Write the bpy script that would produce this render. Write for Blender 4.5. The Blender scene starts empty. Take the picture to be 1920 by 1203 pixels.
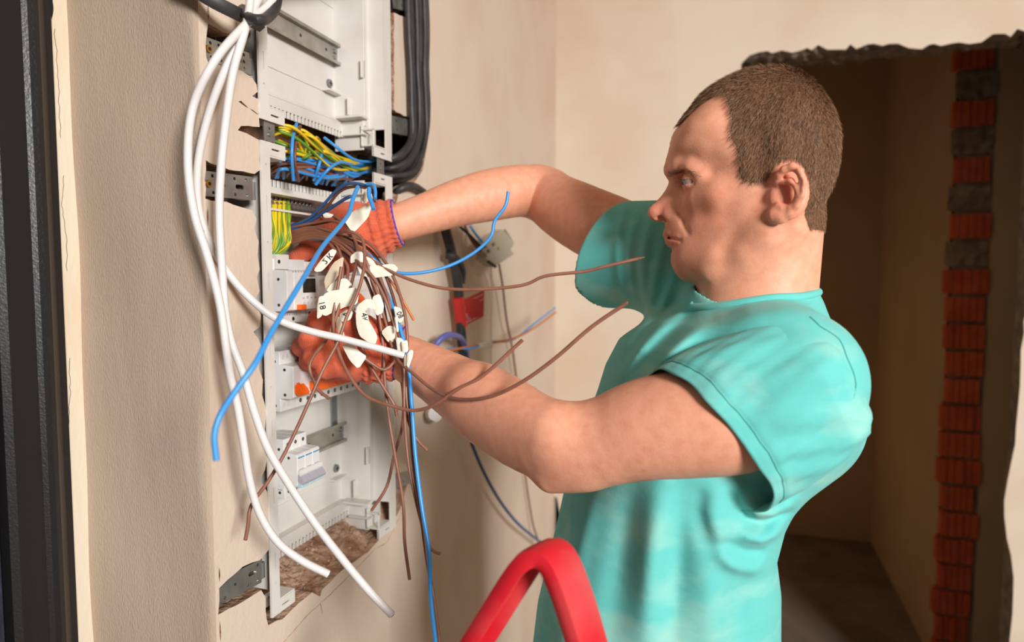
import bpy, bmesh, math, random
import numpy as np
from mathutils import Vector, Matrix
SC = bpy.context.scene
COL = SC.collection
random.seed(7); RNG = np.random.default_rng(11)
R = math.radians
# ------------------------------------------------------------------ camera
F = 1280.0; CAMX = 0.58; CAMH = 1.5
PSI = R(18.0); PIT = R(3.8)
fw = np.array([-math.sin(PSI)*math.cos(PIT), math.cos(PSI)*math.cos(PIT), -math.sin(PIT)])
rt = np.array([math.cos(PSI), math.sin(PSI), 0.0]); up = np.cross(rt, fw)
O3 = np.array([CAMX, 0.0, CAMH])
cam_d = bpy.data.cameras.new('camera'); cam = bpy.data.objects.new('camera', cam_d); COL.objects.link(cam)
cam.matrix_world = Matrix(((rt[0], up[0], -fw[0], O3[0]), (rt[1], up[1], -fw[1], O3[1]), (rt[2], up[2], -fw[2], O3[2]), (0, 0, 0, 1)))
cam_d.sensor_width = 36; cam_d.lens = 36*F/1920; cam_d.clip_start = 0.05; cam_d.clip_end = 50
cam_d.dof.use_dof = True; cam_d.dof.focus_distance = 0.86; cam_d.dof.aperture_fstop = 3.2
SC.camera = cam
# ------------------------------------------------------------------ light and exposure
SC.view_settings.view_transform = 'Standard'; SC.view_settings.look = 'None'
SC.view_settings.gamma = 1.0; SC.view_settings.use_curve_mapping = False
SC.view_settings.exposure = 0.0
wd = bpy.data.worlds.new('world'); SC.world = wd; wd.use_nodes = True
wd.node_tree.nodes['Background'].inputs[0].default_value = (1.0, 0.84, 0.68, 1)
wd.node_tree.nodes['Background'].inputs[1].default_value = 0.075
def area(name, loc, target, sx, sy, power, col):
    l = bpy.data.lights.new(name, 'AREA'); l.shape = 'RECTANGLE'; l.size = sx; l.size_y = sy
    l.energy = power; l.color = col
    o = bpy.data.objects.new(name, l); COL.objects.link(o); o.location = loc
    o.rotation_euler = (Vector(target)-Vector(loc)).to_track_quat('-Z', 'Y').to_euler()
    return o
area('window_light', (3.55, -2.3, 2.50), (0.35, 0.95, 1.45), 0.95, 0.95, 295, (1.0, 0.97, 0.935))
# ------------------------------------------------------------------ placing helpers (metres; x = out of the panel wall, y = along it, z = up)
def ray(px, py): return fw + (px-960)/F*rt - (py-601.5)/F*up
def W(px, py, x=0.0):
    d = ray(px, py); return O3 + d*((x-CAMX)/d[0])
def Yp(px, py, y):
    d = ray(px, py); return O3 + d*(y/d[1])
def C(px, py, z): return O3 + ray(px, py)*z
# ------------------------------------------------------------------ materials
def lin(c):
    c = c/255.0
    return c/12.92 if c <= 0.04045 else ((c+0.055)/1.055)**2.4
def rgb(r, g, b): return (lin(r), lin(g), lin(b), 1.0)
def mat(name, col, rough=0.6, col2=None, nscale=8.0, nfac=(0.35, 0.7), bump=0.0, bscale=60.0, metal=0.0, spec=0.5,
        stretch=(1, 1, 1), sss=0.0, attr=None, detail=6.0, bdist=0.002, bump2=None, sheen=0.0, coords='Object'):
    m = bpy.data.materials.new(name); m.use_nodes = True
    nt = m.node_tree; b = nt.nodes['Principled BSDF']; L = nt.links
    b.inputs['Base Color'].default_value = col; b.inputs['Roughness'].default_value = rough
    b.inputs['Metallic'].default_value = metal; b.inputs['Specular IOR Level'].default_value = spec
    if sheen: b.inputs['Sheen Weight'].default_value = sheen
    tc = nt.nodes.new('ShaderNodeTexCoord'); mp = nt.nodes.new('ShaderNodeMapping')
    mp.inputs['Scale'].default_value = stretch; L.new(tc.outputs[coords], mp.inputs['Vector'])
    cur = None
    if col2 is not None:
        n = nt.nodes.new('ShaderNodeTexNoise'); n.inputs['Scale'].default_value = nscale; n.inputs['Detail'].default_value = detail
        L.new(mp.outputs[0], n.inputs['Vector'])
        mr = nt.nodes.new('ShaderNodeMapRange'); mr.inputs[1].default_value = nfac[0]; mr.inputs[2].default_value = nfac[1]
        L.new(n.outputs['Fac'], mr.inputs[0])
        mx = nt.nodes.new('ShaderNodeMix'); mx.data_type = 'RGBA'
        L.new(mr.outputs[0], mx.inputs[0]); mx.inputs[6].default_value = col; mx.inputs[7].default_value = col2
        cur = mx.outputs[2]
    if attr:
        a = nt.nodes.new('ShaderNodeVertexColor'); a.layer_name = attr
        mx = nt.nodes.new('ShaderNodeMix'); mx.data_type = 'RGBA'; mx.blend_type = 'MULTIPLY'; mx.inputs[0].default_value = 1
        if cur is None: mx.inputs[6].default_value = col
        else: L.new(cur, mx.inputs[6])
        L.new(a.outputs['Color'], mx.inputs[7]); cur = mx.outputs[2]
    if cur is not None: L.new(cur, b.inputs['Base Color'])
    if sss:
        b.inputs['Subsurface Weight'].default_value = sss
        b.inputs['Subsurface Radius'].default_value = (1.0, 0.35, 0.2); b.inputs['Subsurface Scale'].default_value = 0.004
    if bump:
        n2 = nt.nodes.new('ShaderNodeTexNoise'); n2.inputs['Scale'].default_value = bscale; n2.inputs['Detail'].default_value = 8
        L.new(mp.outputs[0], n2.inputs['Vector'])
        bp = nt.nodes.new('ShaderNodeBump'); bp.inputs['Strength'].default_value = bump; bp.inputs['Distance'].default_value = bdist
        L.new(n2.outputs['Fac'], bp.inputs['Height']); last = bp
        if bump2:
            n3 = nt.nodes.new('ShaderNodeTexNoise'); n3.inputs['Scale'].default_value = bump2[0]; n3.inputs['Detail'].default_value = 3
            L.new(mp.outputs[0], n3.inputs['Vector'])
            bp2 = nt.nodes.new('ShaderNodeBump'); bp2.inputs['Strength'].default_value = bump2[1]; bp2.inputs['Distance'].default_value = bump2[2]
            L.new(n3.outputs['Fac'], bp2.inputs['Height']); L.new(bp.outputs[0], bp2.inputs['Normal']); last = bp2
        L.new(last.outputs[0], b.inputs['Normal'])
    return m
M = {}
M['plaster'] = mat('smooth plaster', rgb(214, 197, 180), 0.9, rgb(202, 178, 158), 5.0, (0.45, 0.85), 0.35, 140, bump2=(14, 0.35, 0.004), stretch=(1, 1, .8))
M['plaster_far'] = mat('cream plaster', rgb(222, 208, 190), 0.9, rgb(208, 186, 164), 2.6, (0.4, 0.75), 0.12, 90, bump2=(6, 0.2, 0.003))
M['plaster_rough'] = mat('rough plaster', rgb(188, 170, 152), 0.95, rgb(170, 148, 130), 4, (0.3, 0.7), 0.75, 620, bdist=0.0014, bump2=(30, 0.30, 0.004), stretch=(1, 1, 0.3))
M['plaster_strip'] = mat('cream reveal plaster', rgb(226, 214, 194), 0.85, rgb(214, 186, 140), 6, (0.5, 0.8), 0.4, 120, stretch=(1, 1, 0.4))
M['broken'] = mat('broken plaster', rgb(206, 174, 148), 0.95, rgb(150, 110, 84), 34, (0.35, 0.65), 1.0, 120, bdist=0.006, bump2=(40, 1.0, 0.008))
M['cavity'] = mat('brick cavity', rgb(138, 100, 78), 0.95, rgb(92, 62, 48), 20, (0.3, 0.7), 1.0, 60, bdist=0.006)
M['rubble'] = mat('rubble', rgb(214, 188, 164), 0.95, rgb(130, 84, 60), 30, (0.4, 0.7), 0.8, 200)
M['concrete'] = mat('broken concrete', rgb(150, 132, 114), 0.95, rgb(105, 90, 78), 25, (0.3, 0.7), 1.0, 70, bdist=0.008)
M['corridor'] = mat('corridor plaster', rgb(208, 178, 140), 0.95, rgb(190, 160, 124), 2, (0.3, 0.7), 0.2, 60)
M['brick'] = mat('red hollow brick', rgb(222, 108, 66), 0.9, rgb(196, 84, 50), 12, (0.3, 0.7), 0.5, 80)
M['mortar'] = mat('mortar', rgb(160, 140, 118), 0.95, rgb(130, 108, 88), 18, (0.3, 0.7), 0.9, 60, bdist=0.006)
M['floor'] = mat('concrete floor', rgb(150, 132, 115), 0.9, rgb(120, 104, 90), 5, (0.3, 0.7), 0.4, 60)
M['door_leaf'] = mat('dark brushed steel', rgb(40, 41, 52), 0.6, rgb(60, 61, 74), 30, (0.45, 0.75), 0.25, 60, spec=.3, stretch=(1, 6, 1))
M['door_frame'] = mat('black hammered paint', rgb(27, 26, 28), 0.36, None, bump=0.4, bscale=380, bdist=0.0008)
M['pvc'] = mat('white enclosure plastic', rgb(218, 215, 210), 0.42, rgb(206, 200, 192), 14, (0.45, 0.8), 0.05, 60)
M['device'] = mat('light grey device plastic', rgb(222, 222, 222), 0.4, rgb(212, 211, 209), 10, (0.4, 0.8))
M['device_side'] = mat('grey device plastic', rgb(206, 206, 204), 0.45)
M['steel'] = mat('galvanised steel', rgb(176, 178, 178), 0.34, rgb(146, 149, 150), 40, (0.35, 0.7), 0.05, 200, metal=0.85)
M['steel_dusty'] = mat('dusty zinc', rgb(184, 180, 170), 0.5, rgb(150, 146, 138), 25, (0.35, 0.7), metal=0.55)
M['screw'] = mat('zinc screw', rgb(150, 152, 152), 0.35, metal=0.8)
M['brass'] = mat('brass screw', rgb(190, 150, 80), 0.35, metal=0.9)
M['dark'] = mat('dark recess', rgb(28, 27, 26), 0.7)
M['orange'] = mat('orange plastic', rgb(244, 104, 24), 0.4)
M['lcd'] = mat('dark display', rgb(40, 38, 36), 0.2, rgb(52, 46, 40), 90, (0.4, 0.7))
M['clearblue'] = mat('pale blue plastic', rgb(178, 208, 216), 0.25)
M['lilac'] = mat('grey lilac plastic', rgb(168, 168, 180), 0.4)
M['blue_mark'] = mat('blue print', rgb(30, 140, 190), 0.5)
M['ink'] = mat('black ink', rgb(24, 24, 34), 0.7)
M['print_grey'] = mat('grey print', rgb(96, 92, 92), 0.7)
M['w_white'] = mat('white cable sheath', rgb(222, 219, 218), 0.38)
M['w_blue'] = mat('blue insulation', rgb(58, 150, 226), 0.35)
M['w_dkblue'] = mat('dark blue insulation', rgb(48, 86, 140), 0.4)
M['w_brown'] = mat('brown insulation', rgb(146, 98, 80), 0.4, rgb(130, 84, 68), 40, (0.4, 0.7))
M['w_dkbrown'] = mat('dark brown insulation', rgb(112, 70, 56), 0.4)
M['w_yellow'] = mat('yellow insulation', rgb(232, 196, 34), 0.38)
M['w_green'] = mat('green stripe', rgb(96, 146, 44), 0.38)
M['w_black'] = mat('black cable sheath', rgb(44, 44, 46), 0.5, rgb(66, 64, 64), 30, (0.45, 0.75))
M['w_orange'] = mat('orange insulation', rgb(206, 120, 56), 0.4)
M['w_violet'] = mat('violet blue sheath', rgb(92, 92, 160), 0.4)
M['copper'] = mat('copper', rgb(214, 160, 130), 0.3, metal=0.7)
M['tape'] = mat('masking tape', rgb(240, 236, 222), 0.65, rgb(226, 218, 198), 30, (0.4, 0.75))
M['tape_old'] = mat('beige tape', rgb(208, 192, 168), 0.65)
M['red_tag'] = mat('red tag', rgb(208, 48, 46), 0.5)
M['white_print'] = mat('white print', rgb(236, 200, 196), 0.6)
M['terminal'] = mat('grey terminal plastic', rgb(178, 172, 154), 0.5)
M['red_plastic'] = mat('red plastic', rgb(206, 30, 44), 0.42, rgb(206, 84, 84), 7, (0.56, 0.8), 0.1, 90)
M['alu'] = mat('aluminium', rgb(190, 190, 192), 0.35, metal=0.8)
M['skin'] = mat('skin', rgb(236, 170, 140), 0.5, rgb(226, 154, 124), 90, (0.35, 0.75), 0.30, 520, sss=0.05, attr='tint', bdist=0.0008, spec=0.4)
M['hair'] = mat('light brown hair', rgb(184, 142, 110), 0.6, attr='tint', spec=.25)
M['brow'] = mat('brown eyebrow hair', rgb(92, 62, 46), 0.6)
M['eye'] = mat('eyeball', rgb(172, 150, 138), 0.2)
M['iris'] = mat('grey blue iris', rgb(104, 112, 114), 0.15)
M['shirt'] = mat('teal cotton', rgb(100, 196, 192), 0.9, rgb(158, 212, 198), 11, (0.5, 0.76), 0.25, 700, bdist=0.0006, sheen=0.1, stretch=(1, .8, 1.8), bump2=(34, .25, .003))
M['seam'] = mat('teal seam thread', rgb(58, 146, 138), 0.9)
M['trouser'] = mat('dark work trousers', rgb(52, 54, 60), 0.9)
M['shoe'] = mat('shoe', rgb(36, 34, 34), 0.7)
# ------------------------------------------------------------------ mesh helpers
class MB:
    def __init__(s): s.v = []; s.f = []; s.m = []
    def add(s, vs, fs, mi=0):
        o = len(s.v); s.v += [tuple(map(float, v)) for v in vs]
        s.f += [tuple(i+o for i in f) for f in fs]; s.m += [mi]*len(fs); return s
    def box(s, a, b, mi=0):
        x0, y0, z0 = a; x1, y1, z1 = b
        if x0 > x1: x0, x1 = x1, x0
        if y0 > y1: y0, y1 = y1, y0
        if z0 > z1: z0, z1 = z1, z0
        return s.add([(x0,y0,z0),(x1,y0,z0),(x1,y1,z0),(x0,y1,z0),(x0,y0,z1),(x1,y0,z1),(x1,y1,z1),(x0,y1,z1)],
              [(0,3,2,1),(4,5,6,7),(0,1,5,4),(1,2,6,5),(2,3,7,6),(3,0,4,7)], mi)
    def extrude_yz(s, poly_xz, y0, y1, mi=0):
        n = len(poly_xz)
        vs = [(x, y0, z) for x, z in poly_xz]+[(x, y1, z) for x, z in poly_xz]
        fs = [tuple(range(n-1, -1, -1)), tuple(range(n, 2*n))]+[(i, (i+1) % n, n+(i+1) % n, n+i) for i in range(n)]
        return s.add(vs, fs, mi)
    def cyl(s, a, b, r0, r1=None, n=14, mi=0):
        r1 = r0 if r1 is None else r1
        a = np.array(a, float); b = np.array(b, float); t = (b-a)/np.linalg.norm(b-a)
        u = np.cross(t, (0, 0, 1) if abs(t[2]) < .9 else (1, 0, 0)); u /= np.linalg.norm(u); w = np.cross(t, u)
        vs = []
        for c, r in ((a, r0), (b, r1)):
            vs += [c+r*(math.cos(2*math.pi*k/n)*u+math.sin(2*math.pi*k/n)*w) for k in range(n)]
        fs = [tuple(range(n-1, -1, -1)), tuple(range(n, 2*n))]+[(i, (i+1) % n, n+(i+1) % n, n+i) for i in range(n)]
        return s.add(vs, fs, mi)
    def ball(s, c, r, nu=14, nv=9, mi=0, sc=(1, 1, 1)):
        vs = []; fs = []
        for j in range(nv+1):
            th = math.pi*j/nv
            for i in range(nu):
                ph = 2*math.pi*i/nu
                vs.append((c[0]+r*sc[0]*math.sin(th)*math.cos(ph), c[1]+r*sc[1]*math.sin(th)*math.sin(ph), c[2]+r*sc[2]*math.cos(th)))
        for j in range(nv):
            for i in range(nu):
                fs.append((j*nu+i, (j+1)*nu+i, (j+1)*nu+(i+1) % nu, j*nu+(i+1) % nu))
        return s.add(vs, fs, mi)
    def tube(s, pts, r, n=10, stripe=0, twist=0.0, mi=0, mi2=1, r1=None, a0=0.0):
        pts = np.asarray(pts, float); K = len(pts)
        T = np.gradient(pts, axis=0); T /= np.linalg.norm(T, axis=1)[:, None]+1e-12
        u = np.cross(T[0], (0.3, 0.2, 1)); u /= np.linalg.norm(u)
        o = len(s.v)
        for k in range(K):
            u = u-T[k]*np.dot(u, T[k]); u /= np.linalg.norm(u); w = np.cross(T[k], u)
            rr = r if r1 is None else r+(r1-r)*k/(K-1)
            for i in range(n):
                a = 2*math.pi*i/n+twist*k+a0
                p = pts[k]+rr*(math.cos(a)*u+math.sin(a)*w); s.v.append(tuple(p))
        for k in range(K-1):
            for i in range(n):
                s.f.append((o+k*n+i, o+k*n+(i+1) % n, o+(k+1)*n+(i+1) % n, o+(k+1)*n+i)); s.m.append(mi2 if i < stripe else mi)
        s.f.append(tuple(o+i for i in range(n-1, -1, -1))); s.m.append(mi)
        s.f.append(tuple(o+(K-1)*n+i for i in range(n))); s.m.append(mi)
        return s
def spline(P, step=0.006):
    P = np.asarray(P, float)
    if len(P) == 2:
        n = max(2, int(np.linalg.norm(P[1]-P[0])/step)); return P[0]+(P[1]-P[0])*np.linspace(0, 1, n+1)[:, None]
    Q = np.vstack([2*P[0]-P[1], P, 2*P[-1]-P[-2]]); out = []
    for i in range(1, len(Q)-2):
        p0, p1, p2, p3 = Q[i-1], Q[i], Q[i+1], Q[i+2]
        d1 = max(np.linalg.norm(p1-p0), 1e-6)**.5; d2 = max(np.linalg.norm(p2-p1), 1e-6)**.5; d3 = max(np.linalg.norm(p3-p2), 1e-6)**.5
        m1 = (p1-p0)/d1-(p2-p0)/(d1+d2)+(p2-p1)/d2; m2 = (p2-p1)/d2-(p3-p1)/(d2+d3)+(p3-p2)/d3
        m1 *= d2; m2 *= d2
        n = max(2, int(np.linalg.norm(p2-p1)/step))
        for t in np.linspace(0, 1, n, endpoint=False):
            a = 2*t**3-3*t*t+1; b = t**3-2*t*t+t; c = -2*t**3+3*t*t; d = t**3-t*t
            out.append(a*p1+b*m1+c*p2+d*m2)
    out.append(P[-1]); return np.array(out)
def wloc(o):
    l = np.zeros(3)
    while o is not None: l += np.array(o.location); o = o.parent
    return l
def obj(name, mb, mats, parent=None, smooth=False, angle=None, origin=None):
    if not isinstance(mats, (list, tuple)): mats = [mats]
    v = np.array(mb.v, float)
    if parent is not None: off = wloc(parent); loc = (0, 0, 0)
    else:
        off = np.array(origin) if origin is not None else np.array([(v[:, 0].min()+v[:, 0].max())/2, (v[:, 1].min()+v[:, 1].max())/2, v[:, 2].min()])
        loc = off
    me = bpy.data.meshes.new(name); me.from_pydata((v-off).tolist(), [], mb.f)
    for m in mats: me.materials.append(M[m] if isinstance(m, str) else m)
    me.polygons.foreach_set('material_index', mb.m)
    if smooth:
        me.polygons.foreach_set('use_smooth', [True]*len(mb.f))
        if angle: me.set_sharp_from_angle(angle=R(angle))
    me.update()
    o = bpy.data.objects.new(name, me); COL.objects.link(o); o.location = loc
    if parent is not None: o.parent = parent
    return o
def bev(o, w=0.0008, seg=2):
    b = o.modifiers.new('bevel', 'BEVEL'); b.width = w; b.segments = seg; b.limit_method = 'ANGLE'; b.angle_limit = R(40); return o
def tag(o, label=None, cat=None, group=None, kind=None):
    if label: o['label'] = label
    if cat: o['category'] = cat
    if group: o['group'] = group
    if kind: o['kind'] = kind
    return o
def thing(name, loc, label, cat, group=None):
    o = bpy.data.objects.new(name, None); COL.objects.link(o); o.location = tuple(map(float, loc)); o.empty_display_size = 0.02
    return tag(o, label, cat, group)
def copy_tree(o, parent=None):
    c = o.copy(); COL.objects.link(c); c.parent = parent
    for ch in list(o.children): copy_tree(ch, c)
    return c
def writing(name, body, loc, xdir, ydir, size, m, parent, thick=0.0002):
    cu = bpy.data.curves.new(name, 'FONT'); cu.body = body; cu.size = size; cu.extrude = thick; cu.align_x = 'CENTER'; cu.align_y = 'CENTER'
    t = bpy.data.objects.new(name, cu); COL.objects.link(t)
    me = bpy.data.meshes.new_from_object(t); bpy.data.objects.remove(t)
    x = np.array(xdir, float); x /= np.linalg.norm(x); y = np.array(ydir, float); y -= x*np.dot(x, y); y /= np.linalg.norm(y); zz = np.cross(x, y)
    off = wloc(parent); l = np.array(loc)-off
    me.transform(Matrix(((x[0], y[0], zz[0], l[0]), (x[1], y[1], zz[1], l[1]), (x[2], y[2], zz[2], l[2]), (0, 0, 0, 1))))
    me.materials.clear(); me.materials.append(M[m])
    o = bpy.data.objects.new(name, me); COL.objects.link(o); o.parent = parent
    return o
def fill_poly(loops, to3, thick_vec, mi_front=0, mi_side=0):
    """planar polygon with holes (2D loops) -> slab; to3 maps 2D to 3D, thick_vec is the extrusion."""
    from mathutils.geometry import delaunay_2d_cdt
    pts = []; ed = []; LP = []
    for lp in loops:
        o_ = len(pts); pts += [Vector((float(x), float(y))) for x, y in lp]; ed += [(o_+i, o_+(i+1) % len(lp)) for i in range(len(lp))]
        LP.append(list(range(o_, o_+len(lp))))
    vv, ee, ff, ov, oe, of = delaunay_2d_cdt(pts, ed, [], 0, 1e-7)
    cen = np.array([[sum(vv[i][0] for i in f)/3, sum(vv[i][1] for i in f)/3] for f in ff]); ins_ = np.zeros(len(cen), bool)
    for lp in loops:
        L_ = np.array(lp)
        for i in range(len(L_)):
            (ax, az), (bx, bz) = L_[i], L_[(i+1) % len(L_)]
            c = (az > cen[:, 1]) != (bz > cen[:, 1]); ins_ ^= c & (cen[:, 0] < (bx-ax)*(cen[:, 1]-az)/(bz-az+1e-15)+ax)
    V = [np.array(to3(v[0], v[1]), float) for v in vv]; T = [list(f) for f, k in zip(ff, ins_) if k]
    m_ = {}
    for i, src in enumerate(ov):
        for q in src: m_[q] = i
    LP = [[m_[q] for q in l] for l in LP]
    n = len(V); tv = np.array(thick_vec, float); mb = MB()
    fr = []
    for t in T:
        nn = np.cross(V[t[1]]-V[t[0]], V[t[2]]-V[t[0]])
        fr.append(t if np.dot(nn, tv) < 0 else t[::-1])
    mb.add(V+[v+tv for v in V], fr, mi_front); 
    base = [tuple(i+n for i in t[::-1]) for t in fr]
    mb.f += base; mb.m += [mi_front]*len(base)
    for lp in LP:
        for i in range(len(lp)):
            a, b = lp[i], lp[(i+1) % len(lp)]
            if a == b: continue
            mb.f.append((a, b, b+n, a+n)); mb.m.append(mi_side)
    return mb
def fix_normals(o):
    bm = bmesh.new(); bm.from_mesh(o.data); bmesh.ops.recalc_face_normals(bm, faces=bm.faces[:]); bm.to_mesh(o.data); bm.free(); return o
def jag(P, amp, seg=0.006, closed=True, seed=1, axis=None):
    """subdivide a 2D polyline and roughen it"""
    r = random.Random(seed); out = []; n = len(P)
    for i in range(n if closed else n-1):
        a = np.array(P[i], float); b = np.array(P[(i+1) % n], float); L_ = np.linalg.norm(b-a); k = max(1, int(L_/seg))
        d = (b-a)/max(L_, 1e-9); nrm = np.array([-d[1], d[0]])
        for j in range(k):
            p = a+(b-a)*j/k
            if j: p = p+nrm*r.uniform(-amp, amp)+nrm*amp*0.8*math.sin(j*1.3+i)
            out.append(tuple(p))
    if not closed: out.append(tuple(P[-1]))
    return out
# ================================================================== the setting
def struct(name, mb, m, smooth=False, parent=None):
    o = obj(name, mb, m, parent, smooth)
    if parent is None: o['kind'] = 'structure'
    return o
YN, YB, ZC = 0.64, 2.26, 2.75          # near corner of the shaft, rear wall, ceiling
struct('floor', MB().box((-0.6, -1.6, -0.08), (3.2, 5.0, 0.0)), 'floor')
struct('ceiling', MB().box((-0.6, -1.6, ZC), (3.2, 5.0, ZC+0.08)), 'corridor')
# --- panel wall (the shaft face, x = 0) with the broken opening round the enclosures
def wq(px, py): p = W(px, py, 0.0); return (p[1], p[2])
hole_px = [(470,-60),(468,20),(472,48),(462,62),(440,66),(415,58),(390,44),(388,60),(387,108),(391,118),(420,124),(452,132),(466,146),(474,158),(476,172),(466,180),(477,186),(480,205),(476,215),(452,189),
 (447,190),(460,200),(478,215),(480,238),(452,236),(446,244),(463,250),(478,262),(481,318),(470,326),(430,318),(395,306),(386,300),(385,372),(396,376),(425,378),(452,388),(466,394),(474,410),(470,430),(478,452),
 (476,478),(480,505),(474,520),(480,545),(472,560),(482,590),(480,612),(468,622),(484,650),(478,690),(486,712),(484,740),(492,770),(490,800),(486,838),(494,858),(490,880),(480,900),(494,922),(497,950),
 (496,1000),(497,1030),(480,1050),(455,1062),(411,1102),(409,1152),(430,1140),(470,1118),(490,1106),(498,1120),(500,1160),(503,1172),(530,1160),(560,1130),(585,1110),(600,1118),(604,1105),(640,1070),(665,1052),(690,1035),(705,1018),
 (735,985),(752,950),(764,905),(748,895),(742,885),(740,700),(738,560),(737,470),(738,400),(748,360),(775,345),(792,320),(800,280),(806,230),(806,150),(803,90),(800,30),(800,-60)]
hole = [wq(min(a+7, 485.5+b*.0185), b) if (a > 464 and a < 500 and 0 < b < 1060) else wq(a, b) for a, b in hole_px]
hole2 = []
rr_ = random.Random(3)
for i, p in enumerate(hole):
    q = hole[(i+1) % len(hole)]; L_ = math.dist(p, q); k = max(1, int(L_/0.011))
    for j in range(k):
        t = j/k; a = 0.0 if j == 0 else rr_.uniform(-0.0018, 0.0018)
        hole2.append((p[0]+(q[0]-p[0])*t+a, p[1]+(q[1]-p[1])*t+a*0.7))
hole2 = [(y, min(z, ZC-0.02)) for y, z in hole2]
def slit(px0, py0, px1, py1, w):
    a = np.array(wq(px0, py0)); b = np.array(wq(px1, py1)); L_ = np.linalg.norm(b-a); d = (b-a)/L_; n = np.array([-d[1], d[0]])
    return [tuple(a), tuple(a+(b-a)*.3+n*w), tuple(a+(b-a)*.7+n*w*.8), tuple(b), tuple(a+(b-a)*.7-n*w), tuple(a+(b-a)*.3-n*w)]
loops = [[(YN, 0), (YB+0.02, 0), (YB+0.02, ZC), (YN, ZC)], hole2,
         slit(390, 8, 391, 40, .0012), slit(389, 386, 390, 425, .0015), slit(411, 1062, 412, 1092, .0012), slit(412, 1162, 414, 1203, .0013),
         slit(600, 1128, 605, 1152, .001)]
wl = fill_poly(loops, lambda y, z: np.array([0.0, y, z]), (-0.032, 0, 0), 0, 1)
o = struct('wall_left', wl, ['plaster', 'broken']); fix_normals(o)
ch = [wq(*q) for q in [(738, 24), (752, 30), (766, 36), (774, 44), (772, 70), (776, 100), (773, 130), (776, 160), (772, 190), (775, 214), (768, 222), (752, 214), (738, 206)]]
o = struct('trim_8', fill_poly([jag(ch, .0012, .008, True, 4)], lambda y, z: np.array([0.001, y, z]), (-0.05, 0, 0), 0, 1), ['plaster', 'broken']); fix_normals(o)
b = MB()   # the shaft's body behind the plaster: recess lining
y0, y1, zlo, zhi = 0.672, 1.36, 0.97, 2.66
b.box((-0.145, y0-.02, zlo-.02), (-0.125, y1+.02, zhi+.02))
b.box((-0.13, y0-.02, zlo), (-0.03, y0, zhi)); b.box((-0.13, y1, zlo), (-0.03, y1+.02, zhi)); b.box((-0.13, y0, zlo-.02), (-0.03, y1, zlo)); b.box((-0.13, y0, zhi), (-0.03, y1, zhi+.02))
for k in range(10): b.box((-0.13, y0+.0, 0.99+k*0.16), (-0.034-.006*(k % 3), y0+.035+.004*(k % 2), 0.99+k*0.16+0.11))
struct('trim_1', b, 'cavity')
# plaster corner fillet and rough return (faces the camera)
g = MB(); NX, NZ = 60, 150
xs = np.linspace(-0.188, 0.0009, NX); zs = np.linspace(0, ZC, NZ)
vs = []
for z in zs:
    for i, x in enumerate(xs):
        e = max(0, (x+0.012)/0.012); nz = 0.0015*math.sin(z*9+x*30)+0.001*math.sin(z*23+x*11)
        vs.append((x, YN-0.0035+nz*(1-e)+(0.0042 if i == NX-1 else .0018*e*e), z))
fs = [(j*NX+i, j*NX+i+1, (j+1)*NX+i+1, (j+1)*NX+i) for j in range(NZ-1) for i in range(NX-1)]
g.add(vs, fs); struct('wall_near', g, 'plaster_rough', True)
g = MB().box((-0.24, YN-0.036, 0), (-0.188, YN+0.02, ZC)); struct('trim_2', g, 'plaster_strip')
struct('wall_shaft_core', MB().box((-0.24, YN+.002, 0), (-0.19, YB, ZC)), 'cavity')
sm_ = [(YN-.030, 1.90), (YN-.022, 1.90), (YN-.019, 1.865), (YN-.021, 1.83), (YN-.0225, 1.808), (YN-.0245, 1.80), (YN-.0265, 1.815), (YN-.027, 1.84), (YN-.031, 1.86)]
struct('trim_9', fill_poly([jag(sm_, .0006, .004, True, 8)], lambda y, z: np.array([-.1876, y, z]), (-.0004, 0, 0), 0, 0), 'door_frame')
r = random.Random(14)
for q, (ya, za, zb) in enumerate(((YN-.021, 1.79, 1.66), (YN-.018, 1.62, 1.50), (YN-.020, 1.40, 1.30))):
    cr = []; z = za; y = ya
    while z > zb: cr.append((-.1877, y, z)); z -= .006; y += r.uniform(-.0016, .0017)
    struct('trim_%d' % (10+q), MB().tube(np.array(cr), .0003, 5), 'cavity')
# door and black frame (same plane as the reveal)
fr = MB()
prof = [(-0.26, .520), (-0.172, .520), (-0.166, .526), (-0.166, .556), (-0.162, .560), (-0.160, .566), (-0.162, .573), (-0.166, .578), (-0.176, .592), (-0.176, .599), (-0.26, .599)]
prof = [(x, y+0.0065) for x, y in prof]
n = len(prof)
fr.add([(x, y, 0) for x, y in prof]+[(x, y, ZC-.3) for x, y in prof], [tuple(range(n)), tuple(range(2*n-1, n-1, -1))]+[(i, (i+1) % n, n+(i+1) % n, n+i) for i in range(n)])
fo = struct('trim_3', fr, 'door_frame'); fix_normals(fo)
struct('trim_4', MB().box((-0.26, -1.6, ZC-.3), (-0.188, YN-.05, ZC)), 'plaster_strip')
df = MB().box((-0.24, -0.45, 0.01), (-0.178, .520, ZC-.31)); df.box((-0.178, .455, 0.01), (-0.1775, .4562, ZC-.31))
struct('door_1', df, 'door_leaf')
# --- rear wall with the opening (y = 2.26), broken lintel edge and right jamb
XJ = 0.587; ZL = 2.165
lint = [(XJ, 2.150)]
r = random.Random(5)
x = XJ
while x < 1.30:
    x += r.uniform(.012, .03); lint.append((x, ZL+0.012*math.sin((x-XJ)*9)+r.uniform(-.010, .010)))
jamb = []; z = 2.16
while z > 0.05:
    jamb.append((1.353+0.014*math.sin(z*5.2)+0.008*math.sin(z*13)+r.uniform(-.003, .003), z)); z -= r.uniform(.03, .07)
outer = [(-0.3, 0), (XJ, 0)]+lint+jamb+[(1.35, 0), (3.2, 0), (3.2, ZC), (-0.3, ZC)]
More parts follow.
